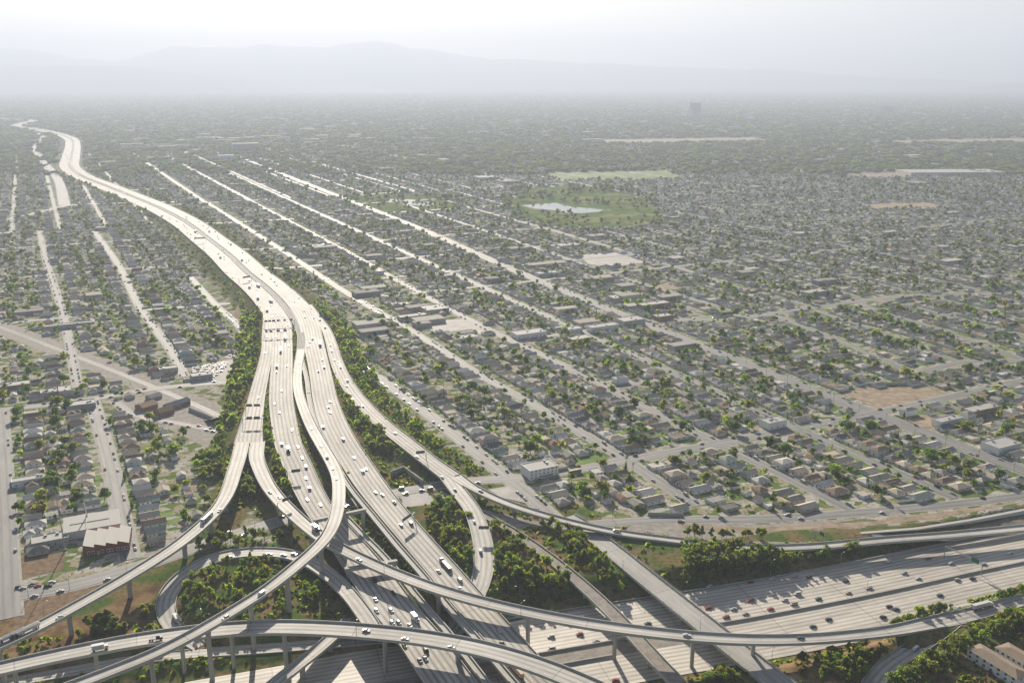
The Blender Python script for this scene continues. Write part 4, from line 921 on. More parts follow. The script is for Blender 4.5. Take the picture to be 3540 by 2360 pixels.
# GROT turns +x of a lot onto the across direction
main = sorted([b for b in B if b['cls'] in (0, 2)], key=lambda b: b['dist']); gar = sorted([b for b in B if b['cls'] == 1], key=lambda b: b['dist'])
indiv, rest = main[:295], main[295:]; gi, gr = gar[:110], gar[110:]
SN = {}
lefts = [7, 5, 0]
def street_name(si):
    u = US[si][0]
    nm = {-52: "second street left of the freeway", 27: "first street left of the freeway", 12: "far-left street beyond the cross street", -100: "leftmost street beyond the cross street", 116: "middle street beyond the left crossing", 213: "curved street beside the freeway bank", 335: "lane beyond the playground"}
    if u in nm: return nm[u]
    k = [320, 426, 525, 618, 719, 806, 893, 971, 1050, 1120, 1197, 1285]
    return ordinal(int(np.argmin([abs(q - u) for q in k])) + 1) + " street right of the freeway"
cnt = {}
for b in sorted(indiv, key=lambda b: (b['si'], b['v'])):
    k = (street_name(b['si']), b['side'], b['cls']); cnt[k] = cnt.get(k, 0) + 1; b['ord'] = cnt[k]
    s_ = "left" if b['side'] < 0 else "right"
    w_ = WALLS[b['wi']][1].split()[-1]; r_ = ROOFS[b['ri']][1].split()[-1]
    what = "cottage behind" if b['cls'] == 2 else "house"
    if b['cls'] == 2: b['label'] = "%s back cottage, %s up the %s side of the %s" % (w_, ordinal(b['ord']), s_, k[0])
    else: b['label'] = "%s house, %s roof, %s up the %s side, %s" % (w_, r_, ordinal(b['ord']), s_, k[0])
print("houses", len(main), "garages", len(gar), "farthest single", indiv[-1]['dist'])
for b in indiv: tag(build_house(b), b['label'], "house", "houses in the street grid")
cnt = {}
for b in sorted(gi, key=lambda b: (b['si'], b['v'])):
    k = (street_name(b['si']), b['side']); cnt[k] = cnt.get(k, 0) + 1
    tag(build_house(b, "garage"), "%s-roofed garage, %s up the %s side, %s" % (ROOFS[b['ri']][1].split()[-1], ordinal(cnt[k]), "left" if b['side'] < 0 else "right", k[0]), "garage", "backyard garages")
def mass(name, items, jitter=.12):
    parts = []; by = {}
    for b in items: by.setdefault((b['kind'], b['w'], round(b['d'] * 2) / 2), []).append(b)
    for (kind, w, d), bs in by.items():
        V, F, M = house_arrays(kind, w, d)
        pos = np.array([(b['x'], b['y'], max(0, (b['y'] - 1100) / 6000)) for b in bs]); scl = np.ones((len(bs), 3)); rot = np.array([b['rz'] for b in bs])
        wcol = np.array([b['wc'] for b in bs]); rcol = np.array([b['rc'] for b in bs]) * rng.uniform(1 - jitter, 1 + jitter, (len(bs), 1))
        for mi, col in ((0, wcol), (1, rcol)):
            f = F[M == mi]; u_, inv = np.unique(f, return_inverse=True)
            v, ff, t = scatter(V[u_], inv.reshape(-1, 4), pos, scl, rot, col); parts.append((v, ff, t, np.full(len(ff), mi)))
    V, F, T, M = join_scatter(parts); o = link(name, np_mesh(name, V, F, ['wall_t', 'roof_t'], M, T)); return o
tag(mass("distant_houses", rest + gr), "endless low houses filling the street grid toward the haze", "houses", kind='stuff')

# front lawns, driveways and yards as patches of ground
mbl = MB(); mbd = MB()
for b in main:
    if b['dist'] > 2300 or b['cls'] == 2: continue
    uf = b['u'] - b['side'] * (b['w'] / 2); s_ = b['side']; zb = .035 + (b['y'] - 1100) / 6000 if b['y'] > 1100 else .035
    def rect(mb, ua, ub, va, vb, z):
        q = [uv2(ua, va), uv2(ub, va), uv2(ub, vb), uv2(ua, vb)]; q = q if ua < ub else q[::-1]
        mb.add([(x, y, z) for x, y in q], [(0, 1, 2, 3)])
    green = .75 if b['u'] > 640 and b['v'] > 440 else .4
    if random.random() < green: rect(mbl, uf - s_ * 5.0, uf + s_ * .6, b['v'] - b['d'] / 2, b['v'] + b['d'] / 2 - 1.5, zb)
    if random.random() < green * .8: rect(mbl, uf - s_ * 9.4, uf - s_ * 7.4, b['v'] - 5.5, b['v'] + 3.8, zb + .12)
    if random.random() < .7: rect(mbd, uf - s_ * 9, uf + s_ * (b['w'] + 8), b['v'] + b['d'] / 2 - .2, b['v'] + b['d'] / 2 + 2.3, zb + .01)
    if random.random() < .25: rect(mbl, uf + s_ * (b['w'] + 1), uf + s_ * (b['w'] + 10), b['v'] - 5, b['v'] + 4, zb + .02)
tag(mbl.build("lawn", 'lawn'), kind='structure'); tag(mbd.build("driveway_paving", 'sidewalk'), kind='structure')

# ------------------------------------------------------------------ larger buildings
def block(name, x, y, w, d, h, rz, wall, roof, label, cat, rows=0, cols=0, vents=0, par=.6, group=None):
    root = empty(name, (x, y, 0), rz); tag(root, label, cat, group)
    mb = MB(); mb.box(-w / 2, w / 2, -d / 2, d / 2, -.5, h, bottom=False)
    for (a, b_, c, e) in ((-w / 2, w / 2, -d / 2, -d / 2 + .3), (-w / 2, w / 2, d / 2 - .3, d / 2), (-w / 2, -w / 2 + .3, -d / 2 + .3, d / 2 - .3), (w / 2 - .3, w / 2, -d / 2 + .3, d / 2 - .3)): mb.box(a, b_, c, e, h + .003, h + par)
    mb.build("wall", wall, root)
    MB().box(-w / 2 + .3, w / 2 - .3, -d / 2 + .3, d / 2 - .3, h + .002, h + .05).build("roof", roof, root)
    for i in range(vents):
        vx, vy = random.uniform(-w * .4, w * .4), random.uniform(-d * .4, d * .4)
        MB().box(vx - 1, vx + 1, vy - .8, vy + .8, h + .05, h + 1.3).build("roof_vent", 'steel', root)
    for r_ in range(rows):
        for c_ in range(cols):
            z = 1 + r_ * (h / rows) ; xx = -w / 2 + (c_ + .5) * w / cols; zt = z + min(1.5, h / rows * .5)
            wd = MB().box(xx - .75, xx + .75, -d / 2 - .06, -d / 2 + .05, z, zt).build("window", 'white', root); MB().box(xx - .6, xx + .6, -d / 2 - .09, -d / 2 + .04, z + .15, zt - .15).build("pane", 'glass', wd)
    return root
RT = GROT
block("apartment_block", 23, 737, 27, 17, 8.2, RT, 'white', 'roofgrey', "three-storey cream flats with rows of windows at the corner by the underpass", "apartment building", 3, 7, 2)
# sawtooth brick workshop and the grey warehouse behind it
root = empty("brick_workshop", (-287.5, 611, 0), math.atan2(9, 28)); tag(root, "red brick workshop with four sawtooth roof bays beside the street corner", "workshop")
MB().box(-15, 15, -13, 13, -.5, 6.2, bottom=False).build("wall", 'brick', root)
for i in range(4):
    x0 = -15 + i * 7.5; mb = MB(); mb.add([(x0, -13.05, 6.2), (x0 + 7.5, -13.05, 6.2), (x0 + 7.5, 13.05, 6.2), (x0, 13.05, 6.2), (x0 + .2, -13.05, 8.6), (x0 + .2, 13.05, 8.6)], [(4, 1, 2, 5)], 0)
    mb.build("roof_bay", 'roofgrey', root)
    mb = MB(); mb.add([(x0, -13.05, 6.2), (x0 + .2, -13.05, 8.6), (x0 + .2, 13.05, 8.6), (x0, 13.05, 6.2)], [(0, 3, 2, 1)]); mb.build("skylight", 'white', root)
    mb = MB()
    for yy in (-13.05, 13.05): mb.add([(x0, yy, 6.2), (x0 + 7.5, yy, 6.2), (x0 + .2, yy, 8.6)], [(0, 1, 2)])
    mb.build("gable_end", 'brick', root)
for i, xx in enumerate((-11.5, -8.6, -2.6, 1.2, 3.4, 7.6, 10.6, 13)):
    wd = MB().box(xx - .9, xx + .9, -13.08, -12.9, 1.2, 3.6).build("window", 'white', root); MB().box(xx - .7, xx + .7, -13.11, -12.95, 1.5, 3.3).build("pane", 'glass', wd)
MB().box(-6.3, -4.2, -13.08, -12.9, 0, 3.0).build("door", 'steel', root)
root = empty("grey_warehouse", (-308, 633, 0), RT - .04); tag(root, "big flat grey warehouse roof behind the brick workshop", "warehouse")
MB().box(-19, 19, -8, 19, -.5, 5.6, bottom=False).build("wall", 'white', root)
MB().box(-19.3, 19.3, -8.3, 19.3, 5.6, 6.0).build("roof", 'roofgrey', root); MB().box(-4, -3.5, -8, 19.2, 6.003, 6.5).build("parapet", 'concrete', root)
MB().box(-15, 12, 4, 4.4, 6.003, 6.4).build("roof_ridge", 'concrete', root)
# lumber yard sheds
for j, (px, py, w, d, h, m, lb) in enumerate([(1010, 1215, 17, 14, 5, 'rust', "rusty orange timber shed in the bare yard beside the railway"), (1130, 1255, 16, 12, 5.5, 'rust', "brown rusted shed with a sagging roof in the middle of the bare yard"), (1220, 1205, 26, 9, 5, 'dirt', "long tan shed beside the grey wall in the bare yard"), (1060, 1150, 14, 9, 4, 'roofgrey', "small grey shed at the top of the bare yard")]):
    x, y, _ = at(14, px, py); root = empty("shed", (x, y, 0), RT + .5); tag(root, lb, "shed")
    V, F, M = house_arrays('gable', w, d); MBs = [(0, "wall", m), (1, "roof", 'roofgrey' if m != 'rust' else 'rust')]
    for mi, nm, mt in MBs:
        f = F[M == mi]; u_, inv = np.unique(f, return_inverse=True); link(nm, np_mesh(nm, V[u_] * np.array([1, 1, h / 3.6]), inv.reshape(-1, 4), [mt]), root)
# shops and schools: flat blocks at traced places
SB = [(15, 1290, 720, 42, 20, 6, "long low shop with a grey roof below the bare lot", 'white'), (15, 1590, 690, 24, 14, 5, "white shop beside the small car park on the cross street", 'white'), (15, 1800, 680, 42, 14, 7, "long white two-storey building with arched front", 'white'), (15, 1990, 640, 34, 22, 8, "blocky grey building at the boulevard corner", 'parapet'),
      (15, 1640, 760, 30, 18, 6, "beige shop with a flat roof below the white building", 'dirt'), (15, 2150, 530, 48, 18, 8, "long tan two-storey apartment block beyond the boulevard corner", 'dirt'), (15, 1940, 470, 44, 22, 6, "low grey market hall beyond the boulevard", 'parapet'), (15, 640, 550, 34, 30, 6, "green-roofed school hall above the pale playground", 'parapet'),
      (15, 490, 600, 40, 14, 5, "long low school wing beside the street", 'parapet'), (15, 410, 520, 24, 14, 5, "pale school block at the top of the playground", 'white'), (15, 850, 750, 30, 14, 5, "low white hall just below the playground", 'white'), (15, 2210, 600, 26, 16, 5, "low tan store at the bright parking lot", 'dirt'),
      (15, 1420, 300, 40, 16, 5, "pale long store at the street junction", 'white'), (15, 1070, 330, 60, 9, 4, "long narrow pale roof along the bright street", 'white'), (15, 1560, 110, 44, 26, 6, "flat pale warehouse in front of the large parking lot", 'parapet'), (15, 720, 320, 24, 14, 5, "pale hall in the middle of the hazy houses", 'white'),
      (16, 2050, 1250, 40, 14, 6, "long two-storey flats behind the small bare lot", 'dirt'), (16, 1820, 1330, 30, 11, 6.5, "green-roofed motel strip at the edge of the small bare lot", 'white'), (16, 2190, 1500, 30, 18, 6.5, "grey-roofed flats in the bottom corner block", 'white'), (16, 620, 1340, 22, 14, 6.5, "cream two-storey house block behind the boulevard", 'white'),
      (14, 90, 1090, 34, 16, 6.5, "tan shed-roofed factory at the photo's left edge", 'dirt'), (14, 340, 1130, 16, 14, 5.5, "grey workshop with a low gable by the bright road", 'parapet'), (14, 450, 1120, 12, 20, 6.5, "narrow grey warehouse beside the scrapped cars", 'parapet'), (14, 1390, 1010, 22, 14, 5, "pale grey auto shop at the scrap yard", 'parapet'),
      (14, 1160, 965, 20, 11, 5, "bluish grey shop on the bend by the railway", 'parapet'), (14, 570, 1210, 24, 15, 5, "white-fenced store on the corner under the bright road", 'roofgrey'), (14, 480, 660, 62, 9, 5, "long pale warehouse on the far side of the railway", 'parapet'), (11, 205, 180, 26, 9, 5, "long white workshop with a dark roof near the left edge", 'white'),
      (11, 350, 590, 24, 13, 4.5, "tan gabled hall behind the weedy lot", 'parapet')]
GB = "shops and halls among the houses"
for k, px, py, w, d, h, lb, wm in SB:
    x, y, _ = at(k, px, py); block("commercial_building", x, y, w, d, h, RT if k != 13 else RT, wm, 'roofgrey', lb, "building", 1, int(w // 6), 2, group=GB)
for (px, py, w, d, h, lb, rz) in [(6, 2290, 1385, 0, 0, "", 0)][:0]: pass
Q1, Q2 = at(6, 2250, 1568, 5), at(6, 1950, 1380, 5)
for (px, py, w_, d_, lb) in ((2110, 1450, 32, 11, "long white two-storey flats with a tan roof in the lower right corner"), (2310, 1400, 24, 11, "white two-storey flats at the right edge below the dark trees")):
    x, y, _ = at(6, px, py, -.5); tag(build_house(dict(x=x, y=y, z=ground_z(x, y), rz=math.atan2(-(Q2[0] - Q1[0]), Q2[1] - Q1[1]) , w=d_, d=w_, kind='two', wc=WALLS[1][0], rc=(.25, .20, .155), face=-1), "apartment_block"), lb, "apartment building"); ap = [o for o in COL.objects if o.name.startswith("apartment_block")][-1]
    for sg in (-1, 1):
        for zf in (0, 2.8):
            for j in range(7):
                wd = link("window", box_mesh("window", -.05, .05, -.8, .8, 1.0, 2.3, 'glass'), ap, (sg * (d_ / 2 + .02), -w_ / 2 + (j + .5) * w_ / 7, zf))
# far big things
x, y, _ = at(18, 840, 408); block("office_tower", x, y, 75, 60, 125, .3, 'parapet', 'roofgrey', "lone hazy tower block far beyond the park", "tower", 10, 6, 0)
x, y, _ = at(18, 2010, 668); block("factory", x, y, 330, 120, 12, .05, 'parapet', 'roofgrey', "very long pale factory roof beyond the brown field at right", "factory", 0, 0, 8)
x, y, _ = at(18, 1720, 385); block("office_slab", x, y, 150, 40, 60, .2, 'parapet', 'roofgrey', "small hazy slab block far off to the right of the tower", "tower", 5, 6, 0)
x, y, _ = at(17, 1130, 560); block("hospital", x, y, 120, 40, 34, .4, 'parapet', 'roofgrey', "hazy blue-grey hospital slab above the bright commercial street", "hospital", 5, 9, 3)
x, y, _ = at(17, 1040, 605); block("office_slab", x, y, 60, 30, 22, .4, 'white', 'roofgrey', "lower pale block in front of the hazy hospital slab", "office building", 4, 6, 2)
fw = []
for i in range(260):
    px = random.uniform(350, 3300); py = random.uniform(395, 640); x, y, _ = at(0, px, py)
    if px > 1900 and random.random() < .5: continue
    w = random.uniform(40, 130) * (.6 if py > 520 else 1); d = random.uniform(25, 60); fw.append((x, y, w, d, random.uniform(7, 12), random.choice(((.48, .47, .44), (.38, .37, .35), (.28, .27, .26)))))
for i in range(230):
    px = random.uniform(0, 3540); py = random.uniform(640, 1250); x, y, _ = at(0, px, py)
    u_, v_ = to_uv(x, y)
    if v_ < 1060 and not 640 < u_ < 720 or u_ < 300 and random.random() < .7: continue
    fw.append((x, y, random.uniform(18, 46), random.uniform(14, 24), random.uniform(5.5, 7.5), random.choice(((.42, .40, .36), (.34, .32, .29), (.27, .26, .24), (.38, .34, .29)))))
parts = []
FX = np.array([f[0] for f in fw]); FY = np.array([f[1] for f in fw]); FS = np.where(FY > 3000, 35, 15); okf = clear_of_roads(FX, FY, 45, {}) & clear_lots(FX, FY, 20) & np.where(FY > 3000, clear_of_streets(FX, FY, 35), clear_of_streets(FX, FY, 14))
V = np.array([(a, b_, c) for c in (0, 1) for a, b_ in ((-.5, -.5), (.5, -.5), (.5, .5), (-.5, .5))]); F = np.array([(0, 1, 5, 4), (1, 2, 6, 5), (2, 3, 7, 6), (3, 0, 4, 7), (4, 5, 6, 7)])
fw = [f for f, k in zip(fw, okf) if k]; v, f, t = scatter(V, F, np.array([(q[0], q[1], 0) for q in fw]), np.array([(q[2], q[3], q[4]) for q in fw]), np.full(len(fw), GROT), np.array([q[5] for q in fw]))
o = link("distant_warehouses", np_mesh("distant_warehouses", v, f, ['roof_t'], None, t)); tag(o, "pale flat warehouse roofs scattered through the far haze", "warehouses", kind='stuff')

# ------------------------------------------------------------------ trees
def leaf_cloud(n_, lobes, size, seed, flat=.85):
    r = np.random.default_rng(seed); V = []; tw = np.array([l[3] ** 2 for l in lobes]); tw /= tw.sum()
    idx = r.choice(len(lobes), n_, p=tw)
    L = np.array(lobes)[idx]; dirs = r.normal(size=(n_, 3)); dirs[:, 2] = dirs[:, 2] * .9 + .15; dirs /= np.linalg.norm(dirs, axis=1, keepdims=True)
    rad = L[:, 3] * r.uniform(.62, 1.08, n_); c = L[:, :3] + dirs * rad[:, None] * np.array([1, 1, flat])
    nrm = dirs + r.normal(scale=.55, size=(n_, 3)); nrm /= np.linalg.norm(nrm, axis=1, keepdims=True)
    a = np.cross(nrm, r.normal(size=(n_, 3))); a /= np.linalg.norm(a, axis=1, keepdims=True); b_ = np.cross(nrm, a)
    s_ = size * r.uniform(.6, 1.3, (n_, 1)); q = [c - a * s_ - b_ * s_ * .8, c + a * s_ * .9 - b_ * s_, c + a * s_ + b_ * s_ * .8, c - a * s_ * .8 + b_ * s_]
    V = np.stack(q, 1).reshape(-1, 3); F = np.arange(n_ * 4).reshape(-1, 4); return V, F
def lobes_for(style, seed):
    r = random.Random(seed); L = []
    if style == 'round':
        for i in range(11): a = r.uniform(0, 6.28); q = r.uniform(0, .36); L.append((math.cos(a) * q, math.sin(a) * q, r.uniform(.42, .85), r.uniform(.13, .24)))
    elif style == 'gum':       # tall loose clumps
        for i in range(10): a = r.uniform(0, 6.28); q = r.uniform(.03, .26); L.append((math.cos(a) * q, math.sin(a) * q, r.uniform(.3, .93), r.uniform(.09, .16)))
    elif style == 'spire':
        for i in range(8): z = .12 + i * .11; L.append((r.uniform(-.02, .02), r.uniform(-.02, .02), z, .15 * (1.12 - z)))
    return L
GREENS = [((.072, .120, .036), "dark"), ((.155, .22, .045), "bright green"), ((.15, .17, .052), "olive")]
LM = [leafmat("leaves_" + g[1].replace(" ", "_"), g[0]) for g in GREENS]
TREES = {}
for st, nl, nv, ls in (('round', 620, 5, .046), ('gum', 520, 5, .036), ('spire', 260, 1, .035)):
    for q in range(nv):
        lb = lobes_for(st, q * 7 + 3); V, F = leaf_cloud(nl, lb, ls, q + 5)
        tm = MB(); tm.tube((0, 0, -.05), (.01, 0, .45), .028, .016, 6)
        for L in lb[:5]: tm.tube((.01, 0, .3 + L[2] * .12), (L[0] * .8, L[1] * .8, L[2]), .012, .005, 5)
        tmesh = tm.mesh("trunk", 'bark')
        for gi_, g in enumerate(GREENS):
            m = np_mesh("crown", V, F, []); m.materials.append(LM[gi_]); TREES[(st, q, gi_)] = (m, tmesh)
def palm_meshes():
    tm = MB(); tm.tube((0, 0, -.02), (.01, 0, .93), .018, .011, 6); V, F = [], []
    for i in range(22):
        a = i * 2.399; el = random.uniform(-.5, 1.0); L = .17
        d = Vector((math.cos(a) * math.cos(el), math.sin(a) * math.cos(el), math.sin(el))); s_ = Vector((-math.sin(a), math.cos(a), 0)) * .022
        p0 = Vector((.01, 0, .93)); p1 = p0 + d * L * .6; p2 = p0 + d * L + Vector((0, 0, -.07)); b = len(V)
        V += [p0 - s_ * .4, p0 + s_ * .4, p1 + s_, p1 - s_, p2 + s_ * .5, p2 - s_ * .5]; F += [(b, b + 1, b + 2, b + 3), (b + 3, b + 2, b + 4, b + 5)]
    m = np_mesh("crown", np.array([tuple(v) for v in V]), np.array(F), []); m.materials.append(LM[0]); return m, tm.mesh("trunk", 'bark')
PALM = palm_meshes()
tree_no = 0
def build_tree(t):
    x, y, h, wd, st, g, q = t['x'], t['y'], t['h'], t['wd'], t['st'], t['g'], t['q']
    cm, tm = PALM if st == 'palm' else TREES[(st, q, g)]
    root = empty({'round': "broadleaf_tree", 'gum': "eucalyptus_tree", 'spire': "cypress_tree", 'palm': "palm_tree"}[st], (x, y, t['z']), t['r'])
    for nm, me_ in (("crown", cm), ("trunk", tm)):
        o = link(nm, me_, root); o.scale = (wd, wd, h)
    return root
trees = []
def add_tree(x, y, h, wd, st, g, zone, z=None):
    trees.append(dict(x=x, y=y, h=h, wd=wd, st=st, g=g, q=random.randrange(5) if st in ('round', 'gum') else 0, r=random.uniform(0, 6.28), zone=zone, z=ground_z(x, y) - .1 if z is None else z))
THICKETS = [  # zone phrase, polygon source, count, styles, heights
 ("on the wooded island inside the loop ramp", 1, [(200, 560), (430, 450), (850, 440), (960, 560), (1000, 640), (700, 850), (330, 960), (60, 930), (40, 820)], 44, ('gum', 'round'), (7, 10.5)),
 ("between the topmost flyover's tall piers and the loop ramp", 1, [(860, 780), (1010, 700), (1060, 820), (1040, 960), (900, 940)], 6, ('gum',), (6, 8)),
 ("under the flyovers right of the loop", 1, [(1190, 740), (1300, 730), (1320, 860), (1190, 860)], 4, ('round',), (7, 9)),
 ("on the brown slope below the long flyover", 7, [(640, 1110), (860, 1050), (1000, 1000), (1200, 1040), (1230, 1110), (1050, 1180), (800, 1190), (640, 1190)], 13, ('round',), (7, 10)),
 ("at the foot of the brown slope in the lower left", 7, [(200, 1240), (480, 1180), (600, 1230), (300, 1310)], 6, ('round',), (4, 6)),
 ("beside the loop ramp's outer bend", 7, [(1290, 920), (1390, 890), (1400, 980), (1290, 1010)], 3, ('round',), (7, 9)),
 ("along the street above the loop ramp", 1, [(150, 380), (420, 260), (520, 300), (680, 240), (880, 270), (1130, 220), (1160, 330), (800, 330), (500, 370), (150, 440)], 17, ('round', 'gum'), (6, 12)),
 ("in the gap between the right carriageway and the curved ramp", 12, [(540, 380), (700, 340), (800, 350), (880, 450), (905, 600), (905, 780), (895, 840), (760, 730), (640, 560)], 34, ('gum', 'round'), (8, 13)),
 ("in the wedge between the curved ramp and the railway bridge", 12, [(1035, 470), (1200, 520), (1250, 640), (1340, 720), (1440, 760), (1560, 860), (1580, 940), (1100, 930), (1045, 850), (1065, 620)], 44, ('gum', 'round'), (8, 12)),
 ("between the two bridges over the sunken freeway", 12, [(1400, 480), (1540, 490), (1690, 600), (1780, 700), (1900, 800), (1940, 900), (1830, 880), (1680, 800), (1580, 660), (1500, 560)], 34, ('gum', 'round'), (7, 11)),
 ("on the tall bank above the sunken freeway's far lanes", 13, [(0, 640), (450, 650), (560, 680), (850, 680), (1100, 630), (1700, 580), (1900, 570), (1950, 600), (1500, 660), (1100, 690), (900, 740), (650, 800), (400, 830), (0, 860)], 70, ('gum', 'gum', 'round'), (8, 12.5)),
 ("beside the frontage road by the dirt strip", 13, [(30, 520), (120, 560), (300, 560), (420, 560), (560, 560), (560, 575), (30, 570)], 10, ('round', 'gum'), (8, 11)),
 ("on the bank at the far right of the sunken freeway", 13, [(1950, 560), (2280, 510), (2345, 540), (2150, 590), (1990, 600)], 14, ('round',), (6, 9)),
 ("on the strip between the sunken freeway and the narrow flyover's landing", 13, [(1430, 1130), (1500, 1090), (1650, 1060), (1830, 1020), (1900, 1010), (1700, 1085), (1500, 1135)], 14, ('gum', 'round'), (6, 10)),
 ("along the sunken freeway near the semi truck", 13, [(1940, 1000), (2100, 960), (2340, 880), (2350, 930), (2100, 1000)], 11, ('round',), (5, 8)),
 ("in the triangle between the narrow flyover and the side ramp", 13, [(780, 1430), (1000, 1350), (1400, 1300), (1420, 1350), (1300, 1420), (1190, 1540), (960, 1545), (930, 1440)], 32, ('round', 'gum'), (6, 9)),
 ("below the side ramp in the lower right corner", 13, [(1420, 1555), (1620, 1440), (1900, 1290), (2120, 1180), (2352, 1080), (2352, 1190), (2120, 1250), (1950, 1370), (1740, 1480), (1600, 1555)], 46, ('round', 'gum'), (7, 11)),
 ("below the wide road bridge at the bottom edge", 13, [(150, 1500), (280, 1480), (330, 1555), (180, 1600)], 6, ('round',), (7, 10)),
 ("on the green bank left of the merging lanes", 3, [(290, 330), (330, 360), (240, 640), (150, 880), (60, 1090), (0, 1180), (0, 900), (90, 640), (130, 520)], 34, ('round', 'gum'), (8, 12)),
 ("on the bank where the long flyover leaves the freeway", 11, [(1330, 20), (1540, 20), (1530, 110), (1470, 220), (1390, 180)], 15, ('round',), (9, 13)),
 ("in the dark gap below the forking flyovers", 3, [(240, 1330), (300, 1330), (330, 1460), (330, 1560), (240, 1500)], 7, ('round',), (8, 12)),
 ("in the green wedge beside the left carriageway", 3, [(435, 800), (475, 800), (520, 1020), (570, 1200), (640, 1380), (690, 1480), (650, 1500), (560, 1350), (480, 1200), (440, 1050)], 24, ('round',), (5, 9)),
 ("on the green bank right of the outer lane", 3, [(1200, 330), (1400, 370), (1490, 500), (1600, 620), (1850, 800), (1950, 950), (2000, 1060), (1850, 960), (1600, 760), (1420, 640), (1290, 480)], 54, ('round', 'gum'), (6, 10)),
 ("at the near end of the green bank right of the outer lane", 3, [(2050, 1040), (2150, 1060), (2352, 1200), (2352, 1290), (2200, 1220)], 9, ('round',), (4, 6)),
 ("on the green island between the right carriageway and the outer lane", 3, [(1085, 500), (1120, 520), (1230, 690), (1400, 830), (1580, 980), (1560, 1080), (1400, 1050), (1300, 900), (1170, 680)], 38, ('round', 'gum'), (6, 11)),
]
for zone, zk, pg, cnt_, styles, hr in THICKETS:
    Q = poly(zk, pg, -1.0); bx0, bx1, by0, by1 = min(p[0] for p in Q), max(p[0] for p in Q), min(p[1] for p in Q), max(p[1] for p in Q); c_ = tr_ = 0; pts = []
    cnt_ = int(cnt_ * 1.35)
    while c_ < cnt_ and tr_ < 6000:
        tr_ += 1; x, y = random.uniform(bx0, bx1), random.uniform(by0, by1)
        if not inside(x, y, Q): continue
        z = ground_z(x, y)
        if z < -7.4 or any((x - a) ** 2 + (y - b) ** 2 < 7 for a, b in pts): continue
        if any(inside_other('', x, y, zz, 1.5) for zz in (z + .5, z + 2.5)): continue
        pts.append((x, y)); h = random.uniform(*hr) * .92; st = random.choice(styles); add_tree(x, y, h, h * (random.uniform(.75, 1.0) if st == 'round' else random.uniform(.7, .95)), st, random.choices((0, 1, 2), (1, 4, 4) if zk == 3 else (2, 3, 4))[0], zone); c_ += 1
# banks along the far freeway
for k, off, zone in (('C', -1, ''), ('M1', -1, ''), ('E', 1, ''), ('M2', 1, '')):
    P = RS[k]; T, Nn, S = frames(P); s0 = 0
    for _ in range(1100 if k in ('M1', 'M2') else 260):
        i = random.randrange(len(P)); x0, y0 = P[i, 0], P[i, 1]
        if y0 > 3400 or (k == 'M1' and y0 < 1230) or (k == 'M2' and y0 < 1250) or (k == 'E' and y0 < 960) or (k == 'C' and y0 < 950): continue
        dd = P[i, 3] / 2 + random.uniform(6, 27); x, y = x0 + Nn[i, 0] * dd * off + random.uniform(-12, 12) * T[i, 0], y0 + Nn[i, 1] * dd * off + random.uniform(-12, 12) * T[i, 1]
        if not clear_of_roads(np.array([x]), np.array([y]), 3.5, {q: 0 for q in RIBD})[0]: continue
        h = random.uniform(6, 11); add_tree(x, y, h, h * .9, 'round', random.choice((0, 1, 2)), "on the green bank along the freeway, %s side" % ("left" if off < 0 else "right"))
n_thicket = len(trees)
# yard and street trees
yt = []
for b in main + gar:
    if b['dist'] > 6500: continue
    n_ = 1 if random.random() < (.85 if b['cls'] == 0 else .6) else 0
    if b['dist'] < 2300 and random.random() < .5: n_ += 1
    for _ in range(n_):
        s_ = b['side']; back = random.random() < .6
        u = b['u'] + s_ * (b['w'] / 2 + random.uniform(3, 14)) if back else b['u'] - s_ * (b['w'] / 2 + random.uniform(2.5, 8)); v = b['v'] + random.choice((-1, 1)) * random.uniform(3, 7.5)
        yt.append((u, v, b))
YU = np.array([(q[0], q[1]) for q in yt]); yx = YU[:, 0] * BX[0] + YU[:, 1] * AX[0]; yy = YU[:, 0] * BX[1] + YU[:, 1] * AX[1]
px_, py_ = np.random.default_rng(5).uniform(-700, 600, 1500), np.random.default_rng(6).uniform(1950, 2950, 1500)
_pk = [dist_poly(px_, py_, np.array([(*q, 0, 1) for q in pg + pg[:1]]))[0] < 28 for pg in (PARK, PARK2)]
ppk = _pk[0] | _pk[1] | (inside_np(px_, py_, PARK) | inside_np(px_, py_, PARK2)) & ((np.sin(px_ / 55) * np.sin(py_ / 60 + 1) > -.1) | (px_ < -150))
oky = clear_of_roads(yx, yy, 3, {'M1': 12, 'M2': 10, 'C': 12, 'E': 14, 'T': 10, 'E1': 25, 'E2': 4, 'R1': 5, 'L': 15, 'B2': 5}) & clear_of_streets(yx, yy, 1.5) & clear_lots(yx, yy, 0)
for i in np.where(oky)[0]:
    b = yt[i][2]; g = random.choices((0, 1, 2), (7, 1, 3))[0]; rr = random.random()
    side = "left of the freeway" if b['u'] < 300 else "right of the freeway"
    blk = street_name(b['si']) if b['dist'] < 1200 else ""
    zone = "by the " + blk
    if rr < .05: h = random.uniform(11, 17); add_tree(yx[i], yy[i], h, h * .8, 'palm', 0, zone, 0)
    elif rr < .12: h = random.uniform(6, 10); add_tree(yx[i], yy[i], h, h, 'spire', 0, zone, 0)
    else:
        h = random.uniform(3.8, 8.0) if random.random() < .82 else random.uniform(8, 12.5); add_tree(yx[i], yy[i], h, h * random.uniform(.95, 1.3), 'round', g, zone, 0)
for i in np.where(ppk)[0]:
    if ((px_[i] - 145) / 130) ** 2 + ((py_[i] - 2430) / 95) ** 2 < 1: continue
    h = random.uniform(7, 14); add_tree(px_[i], py_[i], h, h, 'round', random.choice((0, 1)), "in the park", 0)
